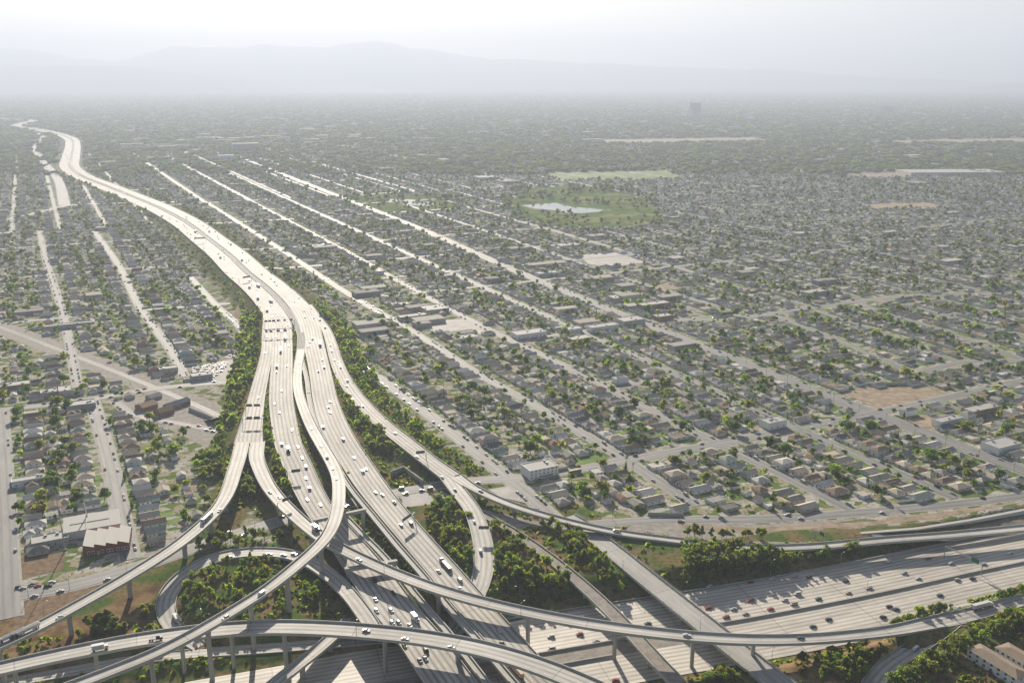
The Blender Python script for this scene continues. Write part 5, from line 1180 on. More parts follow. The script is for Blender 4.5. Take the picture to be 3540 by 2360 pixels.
# palms standing in a row along the fifth block
for j in range(26):
    u, v = 617 + random.choice((-8.5, 8.5)), 650 + j * 15 + random.uniform(-3, 3); x, y = uv2(u, v); h = random.uniform(13, 18); add_tree(x, y, h, h * .75, 'palm', 0, "in the row lining the fourth street right of the freeway", 0)
for t in trees:
    px, py, zc = to_px(t['x'], t['y'], t['z']); t['vis'] = zc > 10 and -40 < px < 3580 and py < 2420; t['size'] = t['h'] / max(zc, 1)
vis = sorted([t for t in trees if t['vis']], key=lambda t: -t['size'])
take = {'gum': 0, 'round': 0, 'palm': 0, 'spire': 0}; LIM = {'gum': 270, 'round': 298, 'palm': 45, 'spire': 25}; single, massed = [], []
for t in vis:
    if take[t['st']] < LIM[t['st']] and (t['y'] < 1150): take[t['st']] += 1; single.append(t)
    else: massed.append(t)
print("trees", len(trees), "single", take)
NAME = {'round': "tree", 'gum': "eucalyptus", 'spire': "cypress", 'palm': "palm"}; SIZEW = {'round': "round-crowned", 'gum': "loose-crowned", 'spire': "slim", 'palm': "tall thin"}
cnt = {}
for t in sorted(single, key=lambda t: math.hypot(t['x'], t['y'])):
    k = (t['zone'], t['st'], t['g'] if t['st'] != 'palm' else 0); cnt[k] = cnt.get(k, 0) + 1
    col = GREENS[t['g']][1].split()[0] + " " if t['st'] in ('round', 'gum') else ""
    z_ = t['zone']
    lb = "%s nearest %s%s %s" % (ordinal(cnt[k]), col, NAME[t['st']], z_) if cnt[k] > 1 else "nearest %s%s %s" % (col, NAME[t['st']], z_)
    tag(build_tree(t), " ".join(lb.split()[:16]), {'round': "tree", 'gum': "tree", 'spire': "cypress", 'palm': "palm tree"}[t['st']], "trees and palms seen from above")
# the rest of the trees: simpler leaf clumps in one mass
parts = []
for st, lo, hi, nq, ls in (('round', 0, 1500, 46, .13), ('round', 1500, 2600, 22, .19), ('round', 2600, 99999, 9, .30), ('gum', 0, 99999, 40, .11), ('spire', 0, 99999, 16, .09)):
    sel = [t for t in massed if t['st'] == st and lo <= t['y'] < hi]
    for vq in range(3):
        ss = sel[vq::3]
        if not ss: continue
        V, F = leaf_cloud(nq, lobes_for(st, vq * 7 + 3), ls, vq + 40)
        pos = np.array([(t['x'], t['y'], t['z'] + (max(0, (t['y'] - 1100) / 6000))) for t in ss]); scl = np.array([(t['wd'], t['wd'], t['h']) for t in ss]); tint = np.array([GREENS[t['g']][0] if t['y'] < 1500 else (.07, .09, .04) for t in ss]) * rng.uniform(.6, 1.15, (len(ss), 1))
        v, f, t_ = scatter(V, F, pos, scl, np.array([t['r'] for t in ss]), tint); parts.append((v, f, t_, np.zeros(len(f), int)))
# farther than the counted streets: tree clumps out to the haze
nfar = 26000; u0 = rng.uniform(0, 1, nfar); fy = 3300 * (22000 / 3300) ** u0; fx = rng.uniform(-.62, .62, nfar) * fy
okf = clear_of_roads(fx, fy, 15, {}) & clear_lots(fx, fy) & clear_of_streets(fx, fy, 3); fx, fy = fx[okf], fy[okf]
V, F = leaf_cloud(7, [(0, 0, .5, .4), (.3, .1, .4, .3)], .42, 77); sc = rng.uniform(8, 16, len(fx)); sx_ = sc * rng.uniform(1, 2.4, len(fx)) * (fy / 5500 + .4)
v, f, t_ = scatter(V, F, np.stack([fx, fy, np.full(len(fx), .3)], 1), np.stack([sx_, sx_, sc], 1), rng.uniform(0, 6.28, len(fx)), np.array([(.055, .07, .038)]) * rng.uniform(.6, 1.2, (len(fx), 1))); parts.append((v, f, t_, np.zeros(len(f), int)))
V, F, T, M = join_scatter(parts); o = link("distant_trees", np_mesh("distant_trees", V, F, ['leaf_t'], None, T)); tag(o, "dark green trees dotted through the streets and out into the haze", "trees", kind='stuff')
pm = [t for t in massed if t['st'] == 'palm']
# farther houses as roof clumps
nh = 14000; u0 = rng.uniform(0, 1, nh); fy = 4300 * (20000 / 4300) ** u0; fx = rng.uniform(-.62, .62, nh) * fy
okf = clear_of_roads(fx, fy, 12, {}) & clear_lots(fx, fy) & clear_of_streets(fx, fy, 8); fx, fy = fx[okf], fy[okf]
far_h = [dict(x=a, y=b_, rz=GROT, w=random.choice((14, 26)), d=12.0, kind=random.choice(('hip', 'gable', 'flat')), wc=WALLS[random.randrange(2)][0], rc=tuple(c_ * .65 for c_ in ROOFS[random.randrange(4)][0])) for a, b_ in zip(fx, fy)]
tag(mass("hazy_roofs", far_h), "pale roofs fading into haze beyond the last clear streets", "roofs", kind='stuff')
# undergrowth on the freeway banks
parts = []; N_ = 60000
ux = rng.uniform(-420, 470, N_); uy = rng.uniform(380, 1300, N_)
def mg_at(X, Y):
    ix = np.clip(np.searchsorted(xs, X) - 1, 0, nx - 1); iy = np.clip(np.searchsorted(ys, Y) - 1, 0, ny - 1); return marg[iy, ix], GZ[iy, ix]
mg_, gz = mg_at(ux, uy); ok = (mg_ > .5) & (gz > -7.6) & clear_of_streets(ux, uy, 3.5) & clear_lots(ux, uy)
for k, P in RS.items():
    i_ = np.where(ok)[0]; d, i, t, _ = dist_poly(ux[i_], uy[i_], P); bad = (d < P[i, 3] / 2 + .9) & (P[i, 2] < gz[i_] + 3.0); ok[i_[bad]] = False
pn = np.sin(ux * .05 + 2) * np.sin(uy * .06) + .5 * np.sin(ux * .17) * np.sin(uy * .13 + 1); ok &= (pn + rng.uniform(-.5, .9, N_)) > 0
ux, uy = ux[ok], uy[ok]; uz = terrain(ux, uy)
V, F = leaf_cloud(9, [(0, 0, .35, .55)], .42, 9); sc = rng.uniform(.8, 2.2, len(ux)); cols = np.array([(.10, .15, .035), (.13, .18, .04), (.16, .13, .055), (.075, .115, .03)])[rng.integers(0, 4, len(ux))]
v, f, t_ = scatter(V, F, np.stack([ux, uy, uz - .1], 1), np.stack([sc * 1.4, sc * 1.4, sc], 1), rng.uniform(0, 6.28, len(ux)), cols * rng.uniform(.7, 1.3, (len(ux), 1)))
o = link("undergrowth", np_mesh("undergrowth", v, f, ['leaf_t'], None, t_)); tag(o, "rough green and olive undergrowth covering the freeway banks", "undergrowth", kind='stuff')
print("undergrowth", len(ux))

# ------------------------------------------------------------------ vehicles
PAINT = {'white': (.54, .54, .52), 'silver': (.42, .43, .44), 'black': (.02, .02, .025), 'dark grey': (.07, .075, .08), 'red': (.24, .03, .03), 'gold': (.42, .33, .17), 'tan': (.45, .39, .30), 'blue': (.05, .09, .22), 'dark green': (.03, .08, .06), 'pale green': (.30, .42, .36)}
def prism(mb, prof, y0, y1, mi=0, tint=None, inset=0.0, zin=0.0):
    """side outline (x, z) swept across y; the top may lean in"""
    k = len(prof); zm = max(p[1] for p in prof)
    L_ = [(x, y0 + (inset if z >= zm - zin - 1e-6 else 0), z) for x, z in prof]; R_ = [(x, y1 - (inset if z >= zm - zin - 1e-6 else 0), z) for x, z in prof]
    mb.add(L_ + R_, [tuple(range(k)), tuple(range(k, 2 * k))[::-1]] + [(i, i + k, (i + 1) % k + k, (i + 1) % k) for i in range(k)], mi, tint)
_vm = {}
def vehicle_meshes(kind, col):
    kk = (kind, col)
    if kk in _vm: return _vm[kk]
    c = PAINT[col]; parts = []
    def add(name, mb, mat): parts.append((name, mb.mesh(name, mat)))
    wheels = []
    if kind in ('car', 'wagon', 'pickup', 'van'):
        L = {'car': 4.6, 'wagon': 4.7, 'pickup': 5.2, 'van': 5.0}[kind]; h = L / 2; W = .9 if kind != 'van' else .98
        mb = MB()
        if kind == 'van': prism(mb, [(-h, .4), (h, .4), (h, 1.0), (h - .7, 1.25), (h - 1.3, 2.0), (-h + .1, 2.05), (-h, 1.0)], -W, W, 0, c, .1, .08)
        else:
            prism(mb, [(-h, .35), (h, .35), (h, .72), (h - .15, .82), (-h + .1, .92), (-h, .8)], -W, W, 0, c)
            if kind == 'car': prism(mb, [(-1.35, .88), (1.05, .85), (.35, 1.40), (-.85, 1.42)], -W + .08, W - .08, 0, c, .16, .05)
            if kind == 'wagon': prism(mb, [(-2.1, .88), (1.15, .85), (.45, 1.55), (-1.9, 1.6)], -W + .06, W - .06, 0, c, .14, .08)
            if kind == 'pickup':
                prism(mb, [(-.6, .88), (1.1, .85), (.5, 1.6), (-.5, 1.62)], -W + .06, W - .06, 0, c, .12, .05)
                for s_ in (-1, 1): mb.box(-h + .05, -.62, s_ * W - (.08 if s_ > 0 else 0), s_ * W + (0 if s_ > 0 else .08), .9, 1.2, 0, tint=c)
                mb.box(-h + .02, -h + .1, -W + .08, W - .08, .9, 1.2, 0, tint=c)
        add("body", mb, 'paint_t')
        g = MB()
        a, b_, t0, t1, z0, z1 = {'car': (-1.22, .92, -.80, .32, .93, 1.37), 'wagon': (-1.98, 1.0, -1.8, .42, .95, 1.5), 'pickup': (-.56, .95, -.5, .46, .95, 1.52), 'van': (-2.2, 1.9, -2.2, 1.3, 1.25, 1.85)}[kind]
        if kind == 'van': prism(g, [(-1.9, 1.25), (1.75, 1.25), (1.25, 1.85), (-1.9, 1.85)], -W - .01, W + .01)
        else: prism(g, [(a, z0), (b_, z0), (t1, z1), (t0, z1)], -W + .05, W - .05, 0, None, .10, .05)
        g.box(t1 + .05, t1 + .3, -.6, .6, z1 - .28, z1 - .12) if False else None
        add("window", g, 'glass')
        wheels = [(-h + .85, -W), (-h + .85, W), (h - .85, -W), (h - .85, W)]; wr = .34
    else:
        wr = .5; mb = MB(); cab = MB(); g = MB()
        if kind == 'box':      # box truck
            cab.box(2.2, 4.2, -1.15, 1.15, .6, 2.5, tint=c); mb.box(-4.2, 2.0, -1.25, 1.25, .9, 3.7, tint=PAINT['white']); g.box(4.0, 4.24, -1.0, 1.0, 1.6, 2.3); g.box(3.0, 3.9, -1.18, 1.18, 1.6, 2.3)
            wheels = [(-3, -1.1), (-3, 1.1), (3.2, -1.1), (3.2, 1.1)]; add("cab", cab, 'paint_t'); add("cargo_box", mb, 'paint_t'); add("window", g, 'glass')
        if kind in ('semi', 'tanker', 'dump', 'flatbed'):
            cab.box(5.6, 7.6, -1.2, 1.2, .8, 3.1, tint=c); cab.box(7.6, 9.0, -.95, .95, .8, 1.9, tint=c); cab.box(4.2, 5.6, -1.2, 1.2, .7, 1.2, tint=PAINT['black']); g.box(7.3, 7.64, -1.05, 1.05, 1.9, 2.8)
            if kind == 'semi': mb.box(-9, 5.2, -1.3, 1.3, 1.35, 4.0, tint=PAINT['white']); mb.box(-9.02, 5.0, -1.32, 1.32, 1.1, 1.5, tint=PAINT['red'])
            if kind == 'flatbed': mb.box(-9, 5.2, -1.3, 1.3, 1.2, 1.5, tint=PAINT['dark grey']); mb.box(-8, 4, -1.1, 1.1, 1.5, 2.6, tint=PAINT['silver'])
            if kind == 'dump': prism(mb, [(-8.5, 1.2), (4.4, 1.2), (5.0, 2.9), (-9.2, 2.9)], -1.3, 1.3, 0, PAINT['silver']); mb.box(-8.7, 4.5, -1.1, 1.1, 2.91, 2.95, tint=PAINT['dark grey'])
            if kind == 'tanker': prism(mb, [(-9 + 0 * i, 0) for i in range(0)] or [(-9, 1.2), (5, 1.2), (5, 3.6), (-9, 3.6)], -1.35, 1.35, 0, (.50, .33, .27), .45, .1)
            wheels = [(-7.8, -1.1), (-7.8, 1.1), (-6.5, -1.1), (-6.5, 1.1), (4.9, -1.1), (4.9, 1.1), (7.9, -1.05), (7.9, 1.05)]
            add("cab", cab, 'paint_t'); add("trailer", mb, 'paint_t'); add("window", g, 'glass')
        if kind == 'tractor':
            cab.box(.6, 2.8, -1.2, 1.2, .8, 3.2, tint=c); cab.box(2.8, 4.2, -.95, .95, .8, 1.9, tint=c); cab.box(-3.2, .6, -.6, .6, .8, 1.15, tint=PAINT['dark grey']); g.box(2.6, 2.84, -1.05, 1.05, 2.0, 2.8)
            wheels = [(-2.6, -1.1), (-2.6, 1.1), (-1.3, -1.1), (-1.3, 1.1), (3.2, -1.05), (3.2, 1.05)]; add("cab", cab, 'paint_t'); add("window", g, 'glass')
        if kind == 'bus':
            mb.box(-5.8, 5.8, -1.25, 1.25, .5, 3.1, tint=c); g.box(-5.4, 5.2, -1.27, 1.27, 1.6, 2.5); g.box(5.6, 5.83, -1.1, 1.1, 1.5, 2.6); wheels = [(-3.8, -1.1), (-3.8, 1.1), (3.9, -1.1), (3.9, 1.1)]; add("body", mb, 'paint_t'); add("window", g, 'glass')
    if 'wheel' not in _vm: pass
    wk = ('wheel', wr)
    if wk not in _vm: _vm[wk] = MB().tube((0, -.13, 0), (0, .13, 0), wr, wr, 10).mesh("wheel", 'tyre')
    _vm[kk] = (parts, wheels, _vm[wk], wr); return _vm[kk]
def build_vehicle(kind, col, x, y, z, rz, label, group=None, pitch=0.0):
    parts, wheels, wm, wr = vehicle_meshes(kind, col)
    name = {'car': "car", 'wagon': "car", 'pickup': "pickup_truck", 'van': "van", 'box': "box_truck", 'semi': "semi_truck", 'tanker': "semi_truck", 'dump': "dump_truck", 'flatbed': "flatbed_truck", 'tractor': "truck_tractor", 'bus': "bus"}[kind]
    root = empty(name, (x, y, z), rz); root.rotation_euler = (0, pitch, rz)
    tag(root, label, {'wagon': "car"}.get(kind, name.split("_")[0] if name == 'car' else name.replace("_", " ")), group)
    for nm, me_ in parts: link(nm, me_, root)
    for wx, wy in wheels: link("wheel", wm, root, (wx, wy, wr))
    return root
RN = {'R1': "the long flyover over the weedy lot", 'R2': "the narrow flyover", 'R3': "the topmost flyover", 'R4': "the broad nearest flyover", 'M1': "the left carriageway", 'M2': "the right carriageway", 'E': "the outer right lane", 'C': "the outer left lane",
      'E1': "the curved ramp", 'E2': "the thin low flyover", 'L': "the loop ramp", 'Q': "the side ramp", 'N': "the far lanes of the sunken freeway", 'S': "the near lanes of the sunken freeway"}
VEH = [('R1', 7, 540, 978, 'car', 'white'), ('R1', 11, 1512, 370, 'car', 'white'), ('R1', 11, 1425, 425, 'flatbed', 'white'), ('R1', 7, 222, 1118, 'dump', 'dark grey'), ('R1', 7, 85, 1172, 'dump', 'silver'),
 ('R4', 7, 905, 1268, 'box', 'white'), ('R4', 7, 1400, 1180, 'tractor', 'black'), ('R3', 1, 795, 770, 'van', 'white'), ('R3', 1, 478, 985, 'wagon', 'white'), ('R3', 3, 1080, 1290, 'car', 'white'), ('R3', 3, 1045, 1200, 'car', 'dark grey'), ('R3', 3, 995, 1105, 'van', 'white'),
 ('R3', 3, 940, 1000, 'car', 'silver'), ('R3', 3, 856, 840, 'car', 'white'), ('R4', 1, 1740, 1100, 'car', 'red'), ('R4', 1, 2090, 1175, 'car', 'white'), ('R4', 2, 680, 1250, 'car', 'white'), ('R2', 1, 1675, 458, 'car', 'gold'), ('R2', 3, 480, 1415, 'pickup', 'dark grey'), ('R2', 3, 565, 1462, 'car', 'dark grey'),
 ('R2', 1, 1285, 188, 'box', 'black'), ('R2', 13, 28, 1228, 'car', 'white'), ('R2', 13, 812, 1246, 'car', 'dark green'), ('M1', 3, 585, 990, 'van', 'white'), ('M1', 3, 645, 1045, 'box', 'black'), ('M1', 3, 730, 1010, 'car', 'gold'), ('M1', 3, 770, 1110, 'car', 'white'), ('M1', 3, 805, 1195, 'van', 'white'),
 ('M1', 3, 803, 1292, 'car', 'silver'), ('M1', 3, 836, 1390, 'van', 'gold'), ('M1', 3, 815, 1485, 'car', 'white'), ('M1', 3, 935, 1532, 'car', 'white'), ('M1', 3, 563, 700, 'car', 'gold'), ('M1', 3, 518, 620, 'car', 'white'), ('M1', 3, 583, 502, 'car', 'white'), ('M1', 3, 680, 855, 'car', 'silver'),
 ('M1', 1, 1755, 942, 'wagon', 'white'), ('M1', 1, 1965, 918, 'wagon', 'white'), ('M1', 1, 1975, 1028, 'wagon', 'white'), ('M1', 1, 2035, 1028, 'wagon', 'silver'), ('M1', 1, 2135, 1052, 'car', 'white'), ('M1', 1, 2182, 1000, 'box', 'white'), ('M1', 1, 2025, 1252, 'wagon', 'gold'), ('M1', 1, 2280, 1278, 'van', 'black'),
 ('M1', 1, 2275, 1350, 'pickup', 'silver'), ('M1', 1, 2225, 1368, 'car', 'black'), ('M1', 1, 1985, 762, 'pickup', 'black'), ('M1', 1, 1825, 818, 'car', 'silver'), ('M1', 1, 1815, 648, 'van', 'black'), ('M2', 2, 225, 147, 'wagon', 'white'), ('M2', 2, 315, 132, 'van', 'dark grey'), ('M2', 2, 565, 563, 'car', 'gold'), ('M2', 2, 628, 515, 'flatbed', 'dark green'),
 ('M2', 2, 755, 642, 'van', 'white'), ('M2', 2, 765, 720, 'car', 'white'), ('M2', 2, 1110, 1104, 'car', 'silver'), ('M2', 2, 1140, 1215, 'pickup', 'dark grey'), ('M2', 3, 1140, 942, 'van', 'gold'), ('M2', 3, 1238, 1108, 'car', 'white'), ('M2', 3, 1317, 1232, 'van', 'white'), ('M2', 3, 1345, 1210, 'car', 'silver'), ('M2', 3, 1433, 1420, 'car', 'white'),
 ('M2', 3, 1495, 1442, 'car', 'tan'), ('M2', 3, 1603, 1510, 'pickup', 'black'), ('M2', 3, 1022, 600, 'car', 'white'), ('M2', 3, 1005, 648, 'car', 'dark grey'), ('M2', 3, 1022, 697, 'car', 'white'), ('M2', 3, 953, 832, 'van', 'silver'), ('M2', 2, 1100, 1505, 'tanker', 'red'), ('E', 3, 1612, 885, 'car', 'black'), ('E', 3, 1800, 1100, 'car', 'silver'), ('E', 3, 1225, 577, 'car', 'white'), ('E', 3, 1172, 457, 'car', 'dark grey'),
 ('E1', 3, 2020, 1285, 'car', 'white'), ('E1', 3, 2150, 1397, 'car', 'dark grey'), ('E1', 2, 887, 118, 'car', 'white'), ('E1', 2, 943, 382, 'van', 'white'), ('E2', 12, 960, 235, 'car', 'silver'), ('E2', 2, 2172, 200, 'van', 'white'),
 ('N', 6, 78, 635, 'car', 'white'), ('N', 6, 278, 606, 'wagon', 'white'), ('N', 6, 408, 614, 'car', 'black'), ('N', 6, 305, 768, 'van', 'white'), ('N', 6, 190, 822, 'wagon', 'white'), ('N', 6, 272, 858, 'van', 'tan'), ('N', 6, 62, 905, 'car', 'red'), ('N', 6, 495, 812, 'car', 'dark green'), ('N', 6, 764, 756, 'car', 'tan'), ('N', 6, 950, 714, 'pickup', 'tan'),
 ('N', 6, 742, 652, 'car', 'black'), ('N', 6, 1268, 578, 'wagon', 'silver'), ('N', 6, 1395, 626, 'car', 'white'), ('N', 6, 1132, 480, 'wagon', 'white'), ('N', 6, 1485, 450, 'car', 'dark grey'), ('N', 6, 1690, 492, 'car', 'silver'), ('N', 6, 1985, 497, 'car', 'silver'), ('N', 6, 2225, 404, 'wagon', 'white'), ('S', 6, 1750, 640, 'wagon', 'tan'), ('S', 6, 1887, 630, 'car', 'black'),
 ('S', 6, 1135, 882, 'car', 'black'), ('S', 6, 1197, 906, 'car', 'dark grey'), ('S', 6, 1080, 978, 'wagon', 'black'), ('S', 6, 588, 998, 'car', 'black'), ('S', 6, 446, 1063, 'car', 'dark green'), ('S', 6, 1592, 780, 'car', 'dark grey'), ('N', 13, 176, 1040, 'car', 'red'), ('N', 13, 300, 1104, 'wagon', 'red'), ('N', 13, 350, 1048, 'car', 'pale green'), ('N', 13, 433, 1080, 'car', 'tan'),
 ('N', 13, 465, 990, 'pickup', 'red'), ('N', 13, 187, 895, 'wagon', 'white'), ('N', 13, 467, 864, 'car', 'red'), ('N', 2, 1580, 1152, 'wagon', 'white'), ('N', 2, 1840, 1132, 'wagon', 'red'), ('N', 2, 1990, 1192, 'car', 'silver'), ('N', 2, 1585, 1264, 'van', 'white'), ('S', 2, 2165, 1548, 'car', 'red'), ('N', 12, 2112, 1148, 'car', 'dark green'),
 ('L', 1, 520, 438, 'wagon', 'silver'), ('L', 1, 865, 408, 'car', 'dark grey'), ('L', 1, 995, 415, 'car', 'white'), ('L', 1, 1090, 408, 'pickup', 'silver'), ('L', 1, 45, 990, 'box', 'white'), ('Q', 6, 1370, 1268, 'van', 'white'), ('R2', 6, 1975, 890, 'semi', 'white')]
RS['N'] = M105S[::-1] * 1.0; RS['S'] = M105S * 1.0
seen = {}; vlist = []
for (k, zk, px, py, kind, col) in VEH:
    P = RS[k]; zg = -7.95 if k in 'NS' else None; x, y, z = at(zk, px, py, P[:, 2].mean() if zg is None else zg)
    for _ in range(3):
        i = int(((P[:, 0] - x) ** 2 + (P[:, 1] - y) ** 2).argmin())
        if zg is None: x, y, z = at(zk, px, py, P[i, 2] + BIAS.get(k, 0))
    a, b_ = P[max(i - 1, 0)], P[min(i + 1, len(P) - 1)]; t = b_ - a; rz = math.atan2(t[1], t[0])
    if k not in 'NS':       # keep the vehicle between the parapets
        n_ = np.array([-t[1], t[0]]) / np.hypot(t[0], t[1]); lat = float(np.dot(np.array([x, y]) - P[i, :2], n_)); lm = max(P[i, 3] / 2 - 1.9, .2); dl = max(-lm, min(lm, lat)) - lat; x += n_[0] * dl; y += n_[1] * dl
    if k in ('M2', 'E', 'E1', 'E2'): rz += math.pi
    if k == 'R2' and zk == 6: rz += 0
    sl = -math.atan2(t[2], math.hypot(t[0], t[1])) if k not in 'NS' else 0
    if k in ('M2', 'E', 'E1', 'E2'): sl = -sl
    vlist.append([k, kind, col, x, y, (z if zg is None else -7.95) + .03, rz, sl])
# light traffic farther up the carriageways
for _ in range(105):
    k = random.choices(('M1', 'M2', 'E', 'C', 'T'), (46, 40, 6, 6, 1))[0]; P = RS[k]
    cnd = [i for i in range(1, len(P) - 1) if (860 if k in ('C', 'E') else 1000) < P[i, 1] < 2300]; w_ = np.array([np.hypot(*(P[i + 1] - P[i])[:2]) * (1000 / P[i, 1]) for i in cnd]); i = int(rng.choice(cnd, p=w_ / w_.sum()))
    t = P[i + 1] - P[i - 1]; n_ = np.array([-t[1], t[0]]) / np.hypot(t[0], t[1]); lanes = max(1, int((P[i, 3] - 5) // 3.66)); o_ = (random.randrange(lanes) - (lanes - 1) / 2) * 3.66; f = random.uniform(-.4, .4)
    x, y = P[i, 0] + n_[0] * o_ + t[0] * f, P[i, 1] + n_[1] * o_ + t[1] * f
    if any((q[3] - x) ** 2 + (q[4] - y) ** 2 < 60 for q in vlist): continue
    vlist.append([k, random.choices(('car', 'wagon', 'van', 'pickup', 'box', 'semi'), (46, 14, 12, 12, 9, 7))[0], random.choices(('white', 'silver', 'gold', 'dark grey', 'black', 'tan'), (34, 16, 12, 16, 14, 8))[0], x, y, P[i, 2] + BIAS[k] + .03, math.atan2(t[1], t[0]) + (math.pi if k in ('M2', 'E') else 0), 0])
RN['T'] = "the busway in the median"
KN = {'wagon': "estate car", 'pickup': "pickup", 'box': "box truck", 'semi': "semi trailer truck", 'tanker': "tractor with pinkish trailer", 'dump': "dump truck", 'flatbed': "flatbed truck", 'tractor': "truck without trailer"}
tot = {}
for v in vlist: tot[(v[0], v[1], v[2])] = tot.get((v[0], v[1], v[2]), 0) + 1
vlist.sort(key=lambda v: math.hypot(v[3], v[4])); cn = {}
for v in vlist:
    key = (v[0], v[1], v[2]); cn[key] = cn.get(key, 0) + 1
    nm = KN.get(v[1], v[1]); o_ = "" if tot[key] == 1 else ("nearest " if cn[key] == 1 else ordinal(cn[key]) + " nearest ")
    build_vehicle(v[1], v[2], v[3], v[4], v[5], v[6], "%s%s %s driving on %s" % (o_, v[2], nm, RN[v[0]]), "traffic on the freeways", v[7])
# parked cars along the kerbs and a few moving in the streets
pk = []
for si, ((P, w), (pts, _)) in enumerate(zip(ST_S, XY_ST)):
    Q = resample([(x, y, 0, w) for x, y in pts], 7.0); T, Nn, S = frames(Q)
    for i in range(1, len(Q) - 1):
        if Q[i, 1] > 3000: continue
        for s_ in (-1, 1):
            if random.random() < (.24 if w < 14 else .12) * (.35 if si in (28, 32, 33) or w == 10 else 1):
                o_ = s_ * (w / 2 - 1.25); pk.append((Q[i, 0] + Nn[i, 0] * o_, Q[i, 1] + Nn[i, 1] * o_, math.atan2(T[i, 1], T[i, 0]) + (math.pi if random.random() < .5 else 0), si))
        if w > 16 and random.random() < .12: o_ = random.choice((-1, 1)) * 3; pk.append((Q[i, 0] + Nn[i, 0] * o_, Q[i, 1] + Nn[i, 1] * o_, math.atan2(T[i, 1], T[i, 0]), si))
PX = np.array([p[0] for p in pk]); PY = np.array([p[1] for p in pk]); okp = clear_of_roads(PX, PY, 2, {k: 2 for k in RIBD}) & in_view(PX, PY, 0, 10) & ~inside_np(PX, PY, PARK)
sti = np.array([p[3] for p in pk])
for j, (P, w) in enumerate(ST_S):   # not in the middle of a crossing street
    m = (sti != j) & (PX > P[:, 0].min() - 40) & (PX < P[:, 0].max() + 40) & (PY > P[:, 1].min() - 40) & (PY < P[:, 1].max() + 40)
    if m.any():
        d, *_r = dist_poly(PX[m], PY[m], P); okp[np.where(m)[0][d < w / 2 + 2]] = False
okp &= np.abs(terrain(PX, PY)) < .3
pk = sorted([p for p, k in zip(pk, okp) if k], key=lambda p: math.hypot(p[0], p[1]))
def st_phrase(si):
    u = STREETS[si][0] if si < len(STREETS) else None
    names = {0: "the frontage street beside the freeway", 1: "the second street right of the freeway", 2: "the third street right of the freeway", 3: "the fourth street right of the freeway", 4: "the wide boulevard", 32: "the cross street by the flats"}
    if si in names: return names[si]
    if u is not None:
        t_ = tuple(u[0])
        if t_ == (27, 646): return "the street above the brick workshop"
        if t_ == (-47, 600): return "the street at the left edge"
        if t_ == (-330, 626): return "the cross street passing under the freeway"
        if t_ == (320, 556): return "the street beside the dirt strip"
        if t_[1] == 455: return "the short street %s right of the boulevard" % ordinal([806, 893, 980, 1068, 1150].index(t_[0]) + 1)
        if t_ == (-300, 1035): return "the bright cross street at left"
        if t_ == (725, 640): return "the lane beside the bare dirt lot"
    return "a side street"
cn = {}; cs = random.Random(4)
for p in pk[:112]:
    col = cs.choices(('white', 'silver', 'dark grey', 'red', 'tan', 'blue', 'black'), (30, 18, 16, 6, 10, 6, 10))[0]; kind = cs.choices(('car', 'wagon', 'pickup', 'van'), (60, 16, 14, 10))[0]
    ph = st_phrase(p[3]); key = (ph, kind, col); cn[key] = cn.get(key, 0) + 1
    lb = "%s%s %s parked on %s" % ("nearest " if cn[key] == 1 else ordinal(cn[key]) + " nearest ", col, KN.get(kind, kind), ph)
    build_vehicle(kind, col, p[0], p[1], ground_z(p[0], p[1]) + .24, p[2], lb, "cars along the kerbs")
for (zk, px, py, kind, col, lb, rz) in [(12, 1415, 138, 'bus', 'white', "white bus parked along the flats", .46), (12, 1610, 108, 'bus', 'gold', "yellow school bus on the cross street beyond the flats", .46),
        (7, 170, 705, 'wagon', 'dark green', "dark green estate car beside two more on the wide street by the weedy lot", .4), (7, 205, 715, 'car', 'silver', "grey car close behind the dark green estate", .4), (7, 290, 680, 'car', 'black', "black car next to the red one on the wide street", .4), (7, 342, 692, 'car', 'red', "red car on the wide street by the weedy lot", .4), (7, 470, 662, 'wagon', 'white', "white estate car alone on the wide street by the weedy lot", .4)]:
    x, y, z = at(zk, px, py, .2); build_vehicle(kind, col, x, y, z, rz, lb)
# all the small parked cars beyond
prs = pk[112:]
mbv = MB(); prism(mbv, [(-2.3, .25), (2.3, .25), (2.25, .8), (1.0, .88), (.4, 1.4), (-.9, 1.42), (-1.5, .9), (-2.3, .85)], -.9, .9)
V = np.array([(x, y, z) for x, y, z in [(-2.3, -.9, .25), (2.3, -.9, .25), (2.3, .9, .25), (-2.3, .9, .25), (-2.3, -.9, .85), (2.3, -.9, .85), (2.3, .9, .85), (-2.3, .9, .85), (-1.4, -.8, .86), (1.1, -.8, .86), (1.1, .8, .86), (-1.4, .8, .86), (-.9, -.65, 1.42), (.4, -.65, 1.42), (.4, .65, 1.42), (-.9, .65, 1.42)]])
F = np.array([(0, 1, 5, 4), (1, 2, 6, 5), (2, 3, 7, 6), (3, 0, 4, 7), (4, 5, 6, 7), (8, 9, 13, 12), (9, 10, 14, 13), (10, 11, 15, 14), (11, 8, 12, 15), (12, 13, 14, 15)])
cols = np.array([PAINT[c] for c in ('white', 'white', 'silver', 'dark grey', 'tan', 'black', 'blue', 'red')])
yard = poly(14, [(1340, 935), (1590, 890), (1630, 1000), (1400, 1040)]) ; ya = [(random.uniform(-460, -330), random.uniform(900, 1060)) for _ in range(1500)]; ya = [q for q in ya if inside(q[0], q[1], yard)][:170]
pos = np.array([(p[0], p[1], .26 + max(0, (p[1] - 1100) / 6000)) for p in prs] + [(a, b_, .1) for a, b_ in ya]); rot = np.array([p[2] for p in prs] + [random.uniform(0, 3) for _ in ya])
v, f, t_ = scatter(V, F, pos, np.ones((len(pos), 3)), rot, cols[rng.integers(0, 8, len(pos))])
